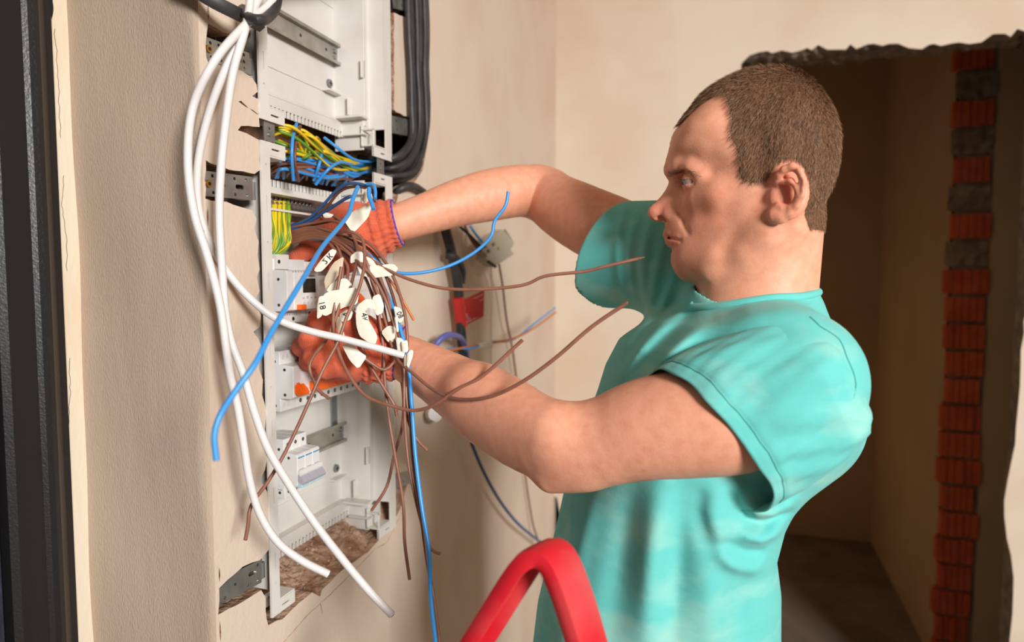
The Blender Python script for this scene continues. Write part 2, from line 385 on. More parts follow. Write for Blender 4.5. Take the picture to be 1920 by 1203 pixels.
# tall broken gap at the corner beside the panel wall
gap = [(-.003, .35), (-.003, .62), (-.002, .735), (.010, .73), (.020, .68), (.026, .63), (.022, .60), (.034, .57), (.040, .52), (.044, .45), (.050, .35)]
gap = [(x+0.0, z) for x, z in gap]
wb = fill_poly([outer, gap], lambda x, z: np.array([x, YB, z]), (0, 0.02, 0), 0, 1)
o = struct('wall_back', wb, ['plaster_far', 'concrete']); fix_normals(o)
# rough concrete underside of the lintel and the wall's thickness
g = MB(); nx, ny = 60, 6; vs = []
for j in range(ny):
    for i in range(nx):
        xx = XJ-.02+(3.2-XJ)*i/(nx-1)*.38; yy = YB+.004+.14*j/(ny-1)
        zz = np.interp(xx, [p[0] for p in lint], [p[1] for p in lint]) if j == 0 else ZL+.003+r.uniform(-.007, .007)
        vs.append((xx, yy, zz+(.004 if j == 0 else 0)))
g.add(vs, [(j*nx+i, (j+1)*nx+i, (j+1)*nx+i+1, j*nx+i+1) for j in range(ny-1) for i in range(nx-1)])
g.box((-0.3, YB+.02, ZL+.012), (3.2, YB+.145, ZC)); g.box((0.06, YB+.02, 0), (XJ-.006, YB+.145, ZL+.02)); g.box((1.366, YB+.02, 0), (3.2, YB+.10, ZL+.02))
struct('trim_5', g, 'concrete')
struct('trim_6', MB().box((-0.24, YB+.06, 0), (0.06, YB+.10, 2.2)), 'cavity')
# --- the dark corridor behind
struct('wall_corridor_left', MB().box((0.16, YB+.14, 0), (0.20, 4.3, ZC)), 'corridor')
struct('wall_corridor_back', MB().box((0.16, 4.2, 0), (1.42, 4.26, ZC)), 'corridor')
struct('wall_corridor_right', MB().box((1.345, 2.92, 0), (1.385, 4.26, ZC)), 'corridor')
struct('wall_corridor_front', MB().box((1.46, 2.9, 0), (3.2, 2.96, ZC)), 'corridor')
struct('wall_corridor_end', MB().box((3.14, YB, 0), (3.2, 2.96, ZC)), 'corridor')
# brick end of the corridor wall, plaster knocked off
bk = MB(); r = random.Random(9)
z = 0.02; k = 0
bk.box((1.345, 2.905, 0), (1.462, 2.95, ZC), 1)
while z < 2.7:
    h = 0.088; x0 = 1.328+r.uniform(-.010, .012); x1 = 1.452+r.uniform(-.012, .012)
    big = z > 1.35 and k % 2 == 1
    if big:
        n = 7
        vs = []
        for j in range(5):
            for i in range(n): vs.append((x0-.012+(x1-x0+.02)*i/(n-1), 2.896+r.uniform(-.008, .006), z+h*j/4))
        bk.add(vs, [(j*n+i, j*n+i+1, (j+1)*n+i+1, (j+1)*n+i) for j in range(4) for i in range(n-1)], 1)
    else:
        m = 5; w = (x1-x0)/m
        for i in range(m):
            d = r.choice([0, 0, 0, .012]); bk.box((x0+i*w+.0015, 2.888+d, z), (x0+(i+1)*w-.0015, 2.93, z+h), 0)
    z += 0.101; k += 1
struct('wall_corridor_brick_end', bk, ['brick', 'mortar'])
# ================================================================== the two enclosures and their devices
def holed_plate(mb, u0, u1, v0, v1, holes, emit, thick, mi=0):
    """plate in (u, v) with real holes: (cu, cv, ru, rv) ellipse/stadium holes or ('r',u0,u1,v0,v1); emit(u, v, w) -> 3D, w in 0..thick"""
    cells = []; us = {u0, u1}; vs_ = {v0, v1}; hb = []
    for h in holes:
        if h[0] == 'r': bx = h[1:]
        else: bx = (h[0]-h[2]*1.35, h[0]+h[2]*1.35, h[1]-h[3]*1.35, h[1]+h[3]*1.35)
        hb.append(bx); us |= {bx[0], bx[1]}; vs_ |= {bx[2], bx[3]}
    us = sorted(u for u in us if u0 <= u <= u1); vs_ = sorted(v for v in vs_ if v0 <= v <= v1)
    def quad(pts):
        n = len(pts)
        mb.add([emit(u, v, 0) for u, v in pts]+[emit(u, v, thick) for u, v in pts],
               [tuple(range(n)), tuple(range(2*n-1, n-1, -1))], mi)
    for i in range(len(us)-1):
        for j in range(len(vs_)-1):
            cu, cv = (us[i]+us[i+1])/2, (vs_[j]+vs_[j+1])/2
            if any(b[0] < cu < b[1] and b[2] < cv < b[3] for b in hb): continue
            quad([(us[i], vs_[j]), (us[i+1], vs_[j]), (us[i+1], vs_[j+1]), (us[i], vs_[j+1])])
    for h, bx in zip(holes, hb):
        if h[0] == 'r':
            P = [(bx[0], bx[2]), (bx[1], bx[2]), (bx[1], bx[3]), (bx[0], bx[3])]
            inner = P
        else:
            n = 16; inner = []; outer = []
            for k in range(n):
                a = 2*math.pi*(k+.5)/n; ca, sa = math.cos(a), math.sin(a)
                ex = abs(h[2]-h[3]); 
                if h[2] > h[3]: p = (h[0]+h[3]*ca+math.copysign(ex, ca), h[1]+h[3]*sa)
                elif h[3] > h[2]: p = (h[0]+h[2]*ca, h[1]+h[2]*sa+math.copysign(ex, sa))
                else: p = (h[0]+h[2]*ca, h[1]+h[2]*sa)
                inner.append(p)
                s = 1/max(abs(ca), abs(sa)); outer.append((h[0]+(bx[1]-bx[0])/2*ca*s, h[1]+(bx[3]-bx[2])/2*sa*s))
            cor = {1: (bx[1], bx[3]), 5: (bx[0], bx[3]), 9: (bx[0], bx[2]), 13: (bx[1], bx[2])}
            for k in range(n):
                k2 = (k+1) % n
                pts = [inner[k], outer[k], outer[k2], inner[k2]]
                if k in cor: pts = [inner[k], outer[k], cor[k], outer[k2], inner[k2]]
                quad(pts)
        n = len(inner)
        mb.add([emit(u, v, 0) for u, v in inner]+[emit(u, v, thick) for u, v in inner],
               [(k, n+k, n+(k+1) % n, (k+1) % n) for k in range(n)], mi)
    P = [(u0, v0), (u1, v0), (u1, v1), (u0, v1)]
    mb.add([emit(u, v, 0) for u, v in P]+[emit(u, v, thick) for u, v in P], [(k, (k+1) % 4, 4+(k+1) % 4, 4+k) for k in range(4)], mi)
    return mb
EY = 0.742; EW = 0.352; EH = 0.63
def enclosure(z0, rails, label, tie):
    t = thing('distribution_box', (0, EY, z0), label, 'electrical enclosure')
    A = lambda x, y, z: (x, EY+y, z0+z)
    # back panel with combs of cut teeth at its top and bottom edges
    b = MB(); b.box(A(-.079, .012, .062), A(-.075, .297, EH-.062))
    for zz, s in ((.062, 1), (EH-.062, -1)):
        b.box(A(-.079, .012, zz-.003*s), A(-.060, .297, zz+.001*s))
    b.box(A(-.075, .02, .105), A(-.0735, .295, .107)); b.box(A(-.075, .02, .25), A(-.0735, .295, .252)); b.box(A(-.075, .02, .385), A(-.0735, .295, .387))
    obj('back_panel', b, 'pvc', t)
    for zz, s in ((.062, -1), (EH-.062, 1)):
        c = MB(); y = .014
        c.box(A(-.0625, .012, zz), A(-.0605, .297, zz+s*.018))
        while y < .29:
            c.box(A(-.0625, y, zz+s*.018), A(-.0605, y+.0062, zz+s*.028)); 
            if s < 0: c.cyl(A(-.0602, y+.0078, zz+s*.0185), A(-.0607, y+.0078, zz+s*.0185), .0011, n=8, mi=1)
            y += .0092
        bev(obj('cable_comb', c, ['pvc', 'dark'], t), .0004, 1)
    # left rail: flat flange with slots, side wall behind
    l = MB()
    slots = [(.009, z, .0013, .011) for z in (.075, .165, .255, .36, .45, .55)]+[(.009, z, .0016, .0016) for z in (.045, .21, .31, .50, .60)]
    holed_plate(l, 0, .0175, 0, EH, slots, lambda u, v, w: A(-w+.002, u, v), .003)
    l.box(A(-.079, .0145, .03), A(-.001, .0172, EH-.03))
    bev(obj('frame_rail', l, 'pvc', t), .0006, 1)
    # right rail: ridge, trough and flange
    rr = MB()
    prof = [(-.079, .293), (-.018, .295), (-.018, .302), (-.029, .304), (-.029, .329), (-.0005, .3312), (-.0005, .352), (-.004, .352), (-.004, .335), (-.033, .333), (-.033, .3), (-.022, .299), (-.022, .298), (-.079, .297)]
    n = len(prof); zb, zt = .052, EH-.052
    rr.add([A(x, y, zb) for x, y in prof]+[A(x, y, zt) for x, y in prof], [(i, (i+1) % n, n+(i+1) % n, n+i) for i in range(n)]+[tuple(range(n)), tuple(range(2*n-1, n-1, -1))])
    holed_plate(rr, .3308, .352, 0, EH, [(.345, z, .0013, .011) for z in (.08, .2, .32, .44, .55)]+[(.345, z, .0016, .0016) for z in (.14, .26, .38, .5)], lambda u, v, w: A(-w+.0022, u, v), .0026)
    for zz in (.13, EH-.16): rr.box(A(-.020, .286, zz), A(-.018, .297, zz+.03)); 
    o = obj('frame_rail', rr, 'pvc', t); fix_normals(o); bev(o, .0006, 1)
    # corner feet
    for s in (0, 1):
        zz = (lambda z: z) if s == 0 else (lambda z: EH-z)
        f = MB(); holed_plate(f, .0175, .050, *sorted((zz(0), zz(.017))), [(.030, zz(.0085), .009, .0012)], lambda u, v, w: A(-w+.002, u, v), .003)
        f.box(A(-.026, .0172, zz(.017)), A(.002, .050, zz(.0195))); f.box(A(-.026, .047, zz(0.002)), A(-.001, .050, zz(.019)))
        f.box(A(-.027, .0172, zz(0.0)), A(-.0245, .050, zz(.019)))
        o = obj('corner_foot', f, 'pvc', t); bev(o, .0005, 1)
        f = MB(); holed_plate(f, .288, .3325, *sorted((zz(0), zz(.016))), [(.320, zz(.008), .008, .0012)], lambda u, v, w: A(-w+.002, u, v), .003)
        f.box(A(-.075, .286, zz(.0)), A(.002, .289, zz(.052))) if False else None
        f.box(A(-.022, .288, zz(.016)), A(-.0195, .334, zz(.052))); f.box(A(-.022, .288, zz(.0165)), A(.002, .3325, zz(.0190)))
        f.box(A(-.075, .293, zz(.012)), A(-.02, .296, zz(.062))); f.box(A(.0, .288, zz(.0)), A(.0022, .2915, zz(.045)))
        f.box(A(-.022, .288, zz(.043)), A(.0022, .297, zz(.045))); f.box(A(-.055, .282, zz(.035)), A(-.012, .296, zz(.037))); f.box(A(-.06, .272, zz(.062)), A(-.012, .296, zz(.066)))
        f.box(A(-.075, .255, zz(.105)), A(-.06, .296, zz(.108))); f.box(A(-.045, .284, zz(.07)), A(-.043, .296, zz(.10)))
        o = obj('corner_foot', f, 'pvc', t); bev(o, .0005, 1)
    for z in rails:
        d = MB(); L0, L1 = .022, .296
        d.box(A(-.0690, L0, z-.0135), A(-.0678, L1, z+.0135))
        for s in (-1, 1):
            d.box(A(-.0690, L0, z+s*.0125), A(-.0612, L1, z+s*.0137)); d.box(A(-.0620, L0, z+s*.0125), A(-.0610, L1, z+s*.0177))
        for y in (.10, .19, .26): d.cyl(A(-.0676, y, z), A(-.0680, y, z), .0026, n=12, mi=1)
        dr = obj('din_rail', d, ['steel_dusty', 'dark'], t); bev(dr, .0003, 1)
        k = MB().cyl(A(-.0678, .284, z+.004), A(-.064, .284, z+.004), .0042); k.cyl(A(-.0678, .284, z-.006), A(-.0655, .284, z-.006), .003); obj('rail_screw', k, 'screw', dr, True, 40)
    if tie:
        k = MB().box(A(-.0742, .264, .17), A(-.0715, .280, .47)); obj('support_strip', k, 'steel', t)
    for z in (.122, EH-.122):
        k = MB().cyl(A(-.075, .277, z), A(-.071, .277, z), .0075, .0065, 18); k.box(A(-.0712, .2725, z-.0008), A(-.0706, .2815, z+.0008), 1); k.box(A(-.0712, .2762, z-.0045), A(-.0706, .2778, z+.0045), 1)
        obj('fixing_screw', k, ['screw', 'dark'], t, True, 40)
    return t
lower = enclosure(1.043, (.185, .310, .435), 'white plastic enclosure frame the man is working in, holding rows of breakers', True)
upper = enclosure(1.700, (.172, .300, .425), 'empty white plastic enclosure frame above the one with breakers', False)
# earth terminal bar
t = thing('earth_terminal_bar', (-.05, .77, 1.597), 'silver screw terminal bar above the yellow and green wires', 'terminal bar')
h = MB(); 
h.box((-.062, .765, 1.612), (-.020, 1.004, 1.615)); h.box((-.062, .765, 1.590), (-.028, 1.004, 1.593)); h.box((-.062, .765, 1.590), (-.058, 1.004, 1.615)); obj('holder', h, 'pvc', t)
h = MB(); h.box((-.052, .770, 1.596), (-.042, .925, 1.607)); obj('bar', h, 'steel', t)
for k in range(16):
    h = MB().cyl((-.047, .776+k*.0095, 1.607), (-.047, .776+k*.0095, 1.612), .0036, n=10); h.cyl((-.042, .776+k*.0095, 1.601), (-.036, .776+k*.0095, 1.601), .0034, n=10); obj('terminal_screw', h, 'screw', t, True, 40)
# --- devices on the rails.  built at the origin (device back at x = 0, rail axis z = 0) and moved
XR = -.0605
MCBP = [(0, -.0425), (.044, -.0425), (.044, -.0240), (.0615, -.0235), (.0655, -.0215), (.0660, .0205), (.0640, .0225), (.044, .0240), (.044, .0425), (0, .0425), (0, .012), (-.004, .012), (-.004, -.012), (0, -.012)]
def screws(t, ys, z0=.0335, r=.0027, xf=.044):
    for y in ys:
        for s in (-1, 1):
            k = MB().cyl((xf-.0004, y, s*z0), (xf+.0004, y, s*z0), r, n=14); k.cyl((xf+.0004, y, s*z0), (xf+.0006, y, s*z0), r*.55, n=10, mi=1); obj('terminal_screw', k, ['dark', 'screw'], t)
def side_marks(t, mats=('screw', 'dark')):
    for (x, z) in ((.036, -.034), (.036, .028), (.052, -.018), (.052, .017), (.03, -.02)):
        k = MB().cyl((x, -.0003, z), (x, .0002, z), .0022, n=12); k.cyl((x, -.0005, z), (x, 0, z), .0012, n=10, mi=1); obj('rivet', k, list(mats), t)
def toggle(t, y, w, z, m, up_=False):
    k = MB(); s = 1 if up_ else -1
    k.extrude_yz([(.064, z+.004*s), (.0665, z-.003*s), (.073, z+.003*s), (.0765, z+.0085*s), (.0750, z+.012*s), (.0705, z+.0115*s), (.066, z+.008*s)], y-w/2, y+w/2)
    o = obj('toggle', k, m, t, True, 40); fix_normals(o); return o
# three pole breaker, bottom row
def three_pole(y0, z):
    t = thing('three_pole_breaker', (0, 0, 0), 'three pole breaker with pale blue flap alone on the bottom rail', 'circuit breaker')
    for i in range(3):
        k = MB().extrude_yz(MCBP, i*.018+.0001, i*.018+.0179); o = obj('pole_body', k, 'device', t); fix_normals(o); bev(o)
        y = i*.018+.009
        obj('blue_stripe', MB().box((.0659, y-.0075, .0165), (.0664, y+.0075, .0182)), 'blue_mark', t)
        obj('lever_window', MB().box((.0655, y-.005, -.006), (.0664, y+.005, .001)), 'lilac', t)
        k = MB(); 
        k.cyl((.0665, y-.0085, -.0045), (.0665, y+.0085, -.0045), .0048, n=14); o = obj('lever_roller', k, 'device', t, True, 40)
        toggle(t, y, .0172, -.0075, 'lilac')
        k = MB().box((.060, y-.0085, -.0245), (.0725, y+.0085, -.0150)); bev(obj('label_flap', k, 'clearblue', t), .001)
    screws(t, [.009, .027, .045]); side_marks(t)
    k = MB().box((.012, -.0004, -.030), (.040, .0001, -.0295)); k.box((.012, -.0004, -.010), (.014, .0001, -.0095)); obj('moulded_line', k, 'print_grey', t)
    t.location = (XR, y0, z); return t
three_pole(.799, 1.228)
def rcbo(y0, z):
    t = thing('residual_current_breaker', (0, 0, 0), 'wide breaker at the left end of the orange toggle row', 'circuit breaker')
    P = [(a, b) for a, b in MCBP]
    k = MB().extrude_yz(P, 0.0001, .0359); o = obj('body', k, 'device', t); fix_normals(o); bev(o)
    k = MB().cyl((.0655, .025, -.003), (.0662, .025, -.003), .0075, n=20); obj('test_dial', k, 'pvc', t, True, 40)
    k = MB().cyl((.066, .027, .014), (.0668, .027, .014), .0035, n=14); obj('test_button', k, 'pvc', t, True, 40)
    obj('toggle_slot', MB().box((.0655, .005, -.014), (.0664, .014, -.003)), 'lilac', t)
    toggle(t, .0125, .020, -.007, 'orange'); toggle(t, .0095, .006, -.0045, 'orange')
    for y in (.008, .017):
        for s in (-1, 1):
            k = MB().cyl((.0437, y, s*.0335), (.0443, y, s*.0335), .0036, n=14); obj('terminal_cover', k, 'device_side', t)
    side_marks(t); t.location = (XR, y0, z); return t
rcbo(.794, 1.353)
def mcb():
    t = thing('miniature_circuit_breaker', (0, 0, 0), 'slim grey breaker with an orange toggle in the row under the near glove', 'circuit breaker', 'breakers with orange toggles')
    k = MB().extrude_yz(MCBP, .0001, .0176); o = obj('body', k, 'device', t); fix_normals(o); bev(o)
    k = MB(); k.box((.0656, .004, .004), (.0664, .013, .0048)); k.box((.0656, .012, -.002), (.0664, .0128, .0048)); obj('label_mark', k, 'print_grey', t)
    toggle(t, .009, .0172, -.0065, 'orange')
    for s in (-1, 1):
        k = MB().cyl((.0436, .009, s*.0335), (.0444, .009, s*.0335), .0030, n=14); k.cyl((.0444, .009, s*.0335), (.0447, .009, s*.0335), .0018, n=10, mi=1); obj('terminal_screw', k, ['dark', 'screw'], t)
    return t
p0 = mcb()
for i in range(10):
    o = p0 if i == 0 else copy_tree(p0)
    o.location = (XR, .831+i*.018, 1.353)
def meter(y0, z):
    t = thing('voltage_monitor', (0, 0, 0), 'pale grey voltage relay with a small dark display screen', 'voltage relay')
    w = .072
    P = [(0, -.045), (.044, -.045), (.044, -.027), (.0615, -.027), (.0655, -.025), (.0660, .026), (.0635, .029), (.044, .030), (.044, .045), (0, .045), (0, .012), (-.004, .012), (-.004, -.012), (0, -.012)]
    k = MB().extrude_yz(P, 0, w); o = obj('body', k, 'device', t); fix_normals(o); bev(o)
    obj('front_plate', MB().box((.0655, .015, -.025), (.0668, w-.001, .026)), 'device', t)
    obj('terminal_block', MB().box((.020, .002, .031), (.0475, .030, .051)), 'pvc', t)
    obj('terminal_block', MB().box((.020, .002, -.044), (.0455, w-.012, -.030)), 'pvc', t)
    obj('display', MB().box((.0666, .034, -.002), (.0672, .064, .018)), 'lcd', t)
    for i in range(4):
        y = .035+i*.0095
        k = MB().cyl((.0666, y, -.0165), (.0676, y, -.0165), .0026, n=14); obj('button', k, 'device_side', t, True, 40)
        k = MB().box((.0667, y-.002, -.0098), (.0671, y+.002, -.0090)); 
        if i == 1: k.box((.0667, y-.0025, -.0078), (.0671, y+.0025, -.0070))
        if i == 3: k.box((.0667, y+.0005, -.0078), (.0671, y+.0012, -.0098))
        obj('button_mark', k, 'print_grey', t)
    k = MB()
    for i in range(7): k.box((.0667, .048+i*.0022, .0208), (.0670, .0497+i*.0022, .0222))
    k.box((.0667, .030, .0212), (.0670, .045, .0215)); obj('printed_line', k, 'print_grey', t)
    k = MB().box((.064, .019, -.0255), (.0735, .033, -.0180)); bev(obj('toggle', k, 'orange', t), .0012)
    k = MB()
    for i in range(8): k.box((.0454, .012+i*.005, -.034), (.0458, .0126+i*.005, -.0315)); k.box((.0654, .014+i*.006, .0265), (.0658, .0146+i*.006, .0285))
    obj('tick_mark', k, 'print_grey', t)
    for y in (.016, .040): obj('terminal_screw', MB().cyl((.0452, y, -.039), (.0459, y, -.039), .0028, n=12), 'dark', t)
    obj('terminal_screw', MB().cyl((.047, .008, .041), (.0479, .008, .041), .0027, n=12), 'dark', t)
    side_marks(t); t.location = (XR, y0, z); return t
meter(.785, 1.478)
def plain_dev(y0, z, w, label):
    t = thing('modular_relay', (0, 0, 0), label, 'relay')
    k = MB().extrude_yz(MCBP, .0002, w-.0002); o = obj('body', k, 'device', t); fix_normals(o); bev(o)
    obj('front_label', MB().box((.0655, .004, -.004), (.0664, w-.004, .016)), 'pvc', t)
    toggle(t, w*.5, .016, -.009, 'orange')
    screws(t, list(np.arange(.009, w, .018))); t.location = (XR, y0, z)
plain_dev(.8575, 1.478, .072, 'white relay beside the display, mostly hidden by tape flags')
plain_dev(.930, 1.478, .072, 'white relay at the right end of its rail, behind the far glove')
# --- perforated steel straps
def strap(name, pts, w, label, holes, slot=None, x=-.0035, screw=None, m='steel', group=None):
    a, b = [np.array(wq(*p)) for p in pts]; L_ = np.linalg.norm(b-a); d = (b-a)/L_; nrm = np.array([-d[1], d[0]])
    def em(u, v, s): p = a+d*u+nrm*v; return np.array([x-s, p[0], p[1]])
    t = thing(name, em(0, 0, 0), label, 'steel bracket', group)
    hs = [(u*L_, v*w, .0021, .0021) for u, v in holes]
    if slot: hs.append((slot[0]*L_, slot[1]*w, .0075, .0028))
    mb = holed_plate(MB(), 0, L_, -w/2, w/2, hs, em, .0018)
    obj('strap', mb, m, t)
    k = MB().box(tuple(em(L_*.85, -w/2*.9, .002)), tuple(em(L_*1.1, w/2*.6, .022))); obj('bent_tab', k, m, t)
    if screw:
        k = MB(); c = em(screw[0]*L_, screw[1]*w, 0); k.cyl(c+np.array([-.003, 0, 0]), c+np.array([.002, 0, 0]), .0052, .0045, 18); k.cyl(c+np.array([.0018, 0, 0]), c+np.array([.0024, 0, 0]), .0022, n=8, mi=1)
        obj('strap_screw', k, ['brass', 'dark'], t, True, 40)
strap('perforated_strap', ((389, 89), (473, 119)), .026, 'steel strap behind the white cables, upper one left of the boxes', [(.12, .3), (.3, .32), (.12, -.32), (.33, -.3), (.55, .3), (.55, -.3), (.86, .32), (.86, -.32), (.86, 0)], (.70, 0), screw=(.07, 0))
strap('perforated_strap', ((386, 343), (478, 353)), .029, 'steel strap with brass screw left of the enclosure, behind white cables', [(.18, .33), (.18, -.33), (.62, .33), (.62, -.33), (.87, .33), (.87, -.33), (.40, .0)], (.72, 0), screw=(.09, 0))
strap('perforated_strap', ((410, 1114), (495, 1070)), .031, 'dark steel strap left of the lower enclosure foot', [(.18, .33), (.18, -.33), (.40, 0), (.68, -.3), (.9, .33), (.9, -.33)], (.78, .1), screw=None)
strap('perforated_strap', ((734, 233), (768, 240)), .030, 'short steel strap right of the upper enclosure, beside black cables', [(.25, .25), (.25, -.25), (.7, .25), (.7, -.25)], x=.001)
strap('perforated_strap', ((742, 902), (772, 892)), .026, 'dark steel strap end at the lower right of the enclosure', [(.25, .2), (.7, .2), (.45, -.2)], x=.001)
strap('perforated_strap', ((735, -2), (758, 4)), .03, 'steel strap end at the photo top right of the upper enclosure', [(.35, .25), (.7, -.25)], x=.001)
def clip(y, za, zb, label):
    t = thing('joining_clip', (0.0, y, za), label, 'steel bracket')
    mb = holed_plate(MB(), y-.011, y+.011, za, zb, [(y-.006, za+.012, .0018, .0018), (y+.006, za+.012, .0018, .0018), (y, za+.030, .0018, .0018)], lambda u, v, w: (-.0022-w, u, v), .0018)
    obj('plate', mb, 'steel', t); obj('clip_screw', MB().cyl((-.003, y, za+.022), (-.0005, y, za+.022), .003), 'screw', t, True, 40)
clip(.765, 1.662, 1.712, 'small steel clip joining both enclosures at their left corner')
clip(1.062, 1.662, 1.712, 'small steel clip joining both enclosures at their right corner')
# --- broken cavity floor under the lower enclosure, with rubble
g = MB(); nx, ny = 70, 26; r = random.Random(21); vs = []
for j in range(ny):
    for i in range(nx):
        y = .73+.39*i/(nx-1); t_ = j/(ny-1)
        zf = np.interp(y, [.73, .76, .82, .88, .95, 1.02, 1.06, 1.12], [1.00, 1.035, 1.048, 1.052, 1.06, 1.07, 1.065, 1.10])
        x = -.125*(1-t_)+.001*t_
        z = zf-.040*t_+.035*(1-t_)*.6+.010*math.sin(y*60+t_*5)*(1-t_)+r.uniform(-.0035, .0035)*(1.2-t_)
        vs.append((x+r.uniform(-.002, .002)*(t_ < .95), y, z))
g.add(vs, [(j*nx+i, j*nx+i+1, (j+1)*nx+i+1, (j+1)*nx+i) for j in range(ny-1) for i in range(nx-1)])
g2 = fix_normals(struct('trim_7', g, 'broken', True))
g = MB()
for k in range(170):
    y = r.uniform(.765, 1.06); t_ = r.uniform(.2, .92); zf = np.interp(y, [.73, .76, .82, .88, .95, 1.02, 1.06, 1.12], [1.00, 1.035, 1.048, 1.052, 1.06, 1.07, 1.065, 1.10])
    x = -.125*(1-t_); z = zf-.040*t_+.021*(1-t_)+.010*math.sin(y*60+t_*5)*(1-t_)
    s = r.uniform(.0012, .0035) if k % 9 else r.uniform(.004, .0075)
    g.ball((x, y, z+s*.2), s, 7, 5, 0 if r.random() < .7 else 1, (r.uniform(.7, 1.3), r.uniform(.7, 1.5), r.uniform(.5, .9)))
o = obj('rubble', g, ['rubble', 'broken']); tag(o, 'crumbs of plaster and brick lying in the broken hollow below the enclosure', 'rubble', kind='stuff')
# ================================================================== implicit surfaces for the person
def smin(a, b, k):
    h = np.maximum(k-np.abs(a-b), 0)/k; return np.minimum(a, b)-h*h*k*.25
def smax(a, b, k): return -smin(-a, -b, k)
def cone(P, a, b, ra, rb):
    a = np.asarray(a, np.float32); b = np.asarray(b, np.float32); d = b-a; L2 = float(d@d)
    q = P-a; t = np.clip((q@d)/L2, 0, 1)
    return np.sqrt(((q-t[:, None]*d)**2).sum(1))-(ra+(rb-ra)*t)
def ell(P, c, r, Rm=None):
    q = P-np.asarray(c, np.float32)
    if Rm is not None: q = q@np.asarray(Rm, np.float32)
    r = np.asarray(r, np.float32); k0 = np.sqrt(((q/r)**2).sum(1)); k1 = np.sqrt(((q/(r*r))**2).sum(1))
    return k0*(k0-1)/np.maximum(k1, 1e-9)
def ball_(P, c, r): return np.sqrt(((P-np.asarray(c, np.float32))**2).sum(1))-r
class Prim:
    """a field with a bounding sphere, so far away points can skip it"""
    def __init__(s, f, c, r, op, k): s.f = f; s.c = np.asarray(c, float); s.r = r; s.op = op; s.k = k
class Field:
    def __init__(s): s.p = []
    def cone(s, a, b, ra, rb=None, op='u', k=.01):
        rb = ra if rb is None else rb; a = np.asarray(a, float); b = np.asarray(b, float)
        s.p.append(Prim(lambda P: cone(P, a, b, ra, rb), (a+b)/2, np.linalg.norm(b-a)/2+max(ra, rb), op, k)); return s
    def ell(s, c, r, Rm=None, op='u', k=.01):
        s.p.append(Prim(lambda P: ell(P, c, r, Rm), c, max(r), op, k)); return s
    def fn(s, f, c=(0, 0, 0), r=50, op='u', k=.01): s.p.append(Prim(f, c, r, op, k)); return s
    def chain(s, pts, op='u', k=.01):
        for (a, ra), (b, rb) in zip(pts[:-1], pts[1:]): s.cone(a, b, ra, rb, op, k)
        return s
    def limb(s, pts, n=22, k=.012):
        Q = np.array([list(a)+[r] for a, r in pts], float); S_ = spline(np.c_[Q[:, :3]], .004)
        L0 = np.r_[0, np.cumsum(np.linalg.norm(np.diff(Q[:, :3], axis=0), axis=1))]; L1 = np.r_[0, np.cumsum(np.linalg.norm(np.diff(S_, axis=0), axis=1))]; L1 *= L0[-1]/L1[-1]
        rr = spline(np.c_[L0, Q[:, 3]*1.0, 0*L0], .004); rv = np.interp(L1, rr[:, 0], rr[:, 1])
        rv = np.convolve(np.pad(rv, 6, mode='edge'), np.ones(13)/13, 'valid')
        ix = np.linspace(0, len(S_)-1, n).astype(int)
        return s.chain([(S_[i], rv[i]) for i in ix], k=k)
    def __call__(s, P, bc=None, br=0.0):
        d = np.full(len(P), .08, np.float32)
        for p in s.p:
            if bc is not None and np.linalg.norm(p.c-bc)-p.r-br > max(p.k, .012)+.01: continue
            v = p.f(P)
            if p.op == 'u': d = smin(d, v, p.k)
            elif p.op == 's': d = smax(d, -v, p.k)
            elif p.op == 'i': d = smax(d, v, p.k)
            elif p.op == 'd': d = d+v
        return d
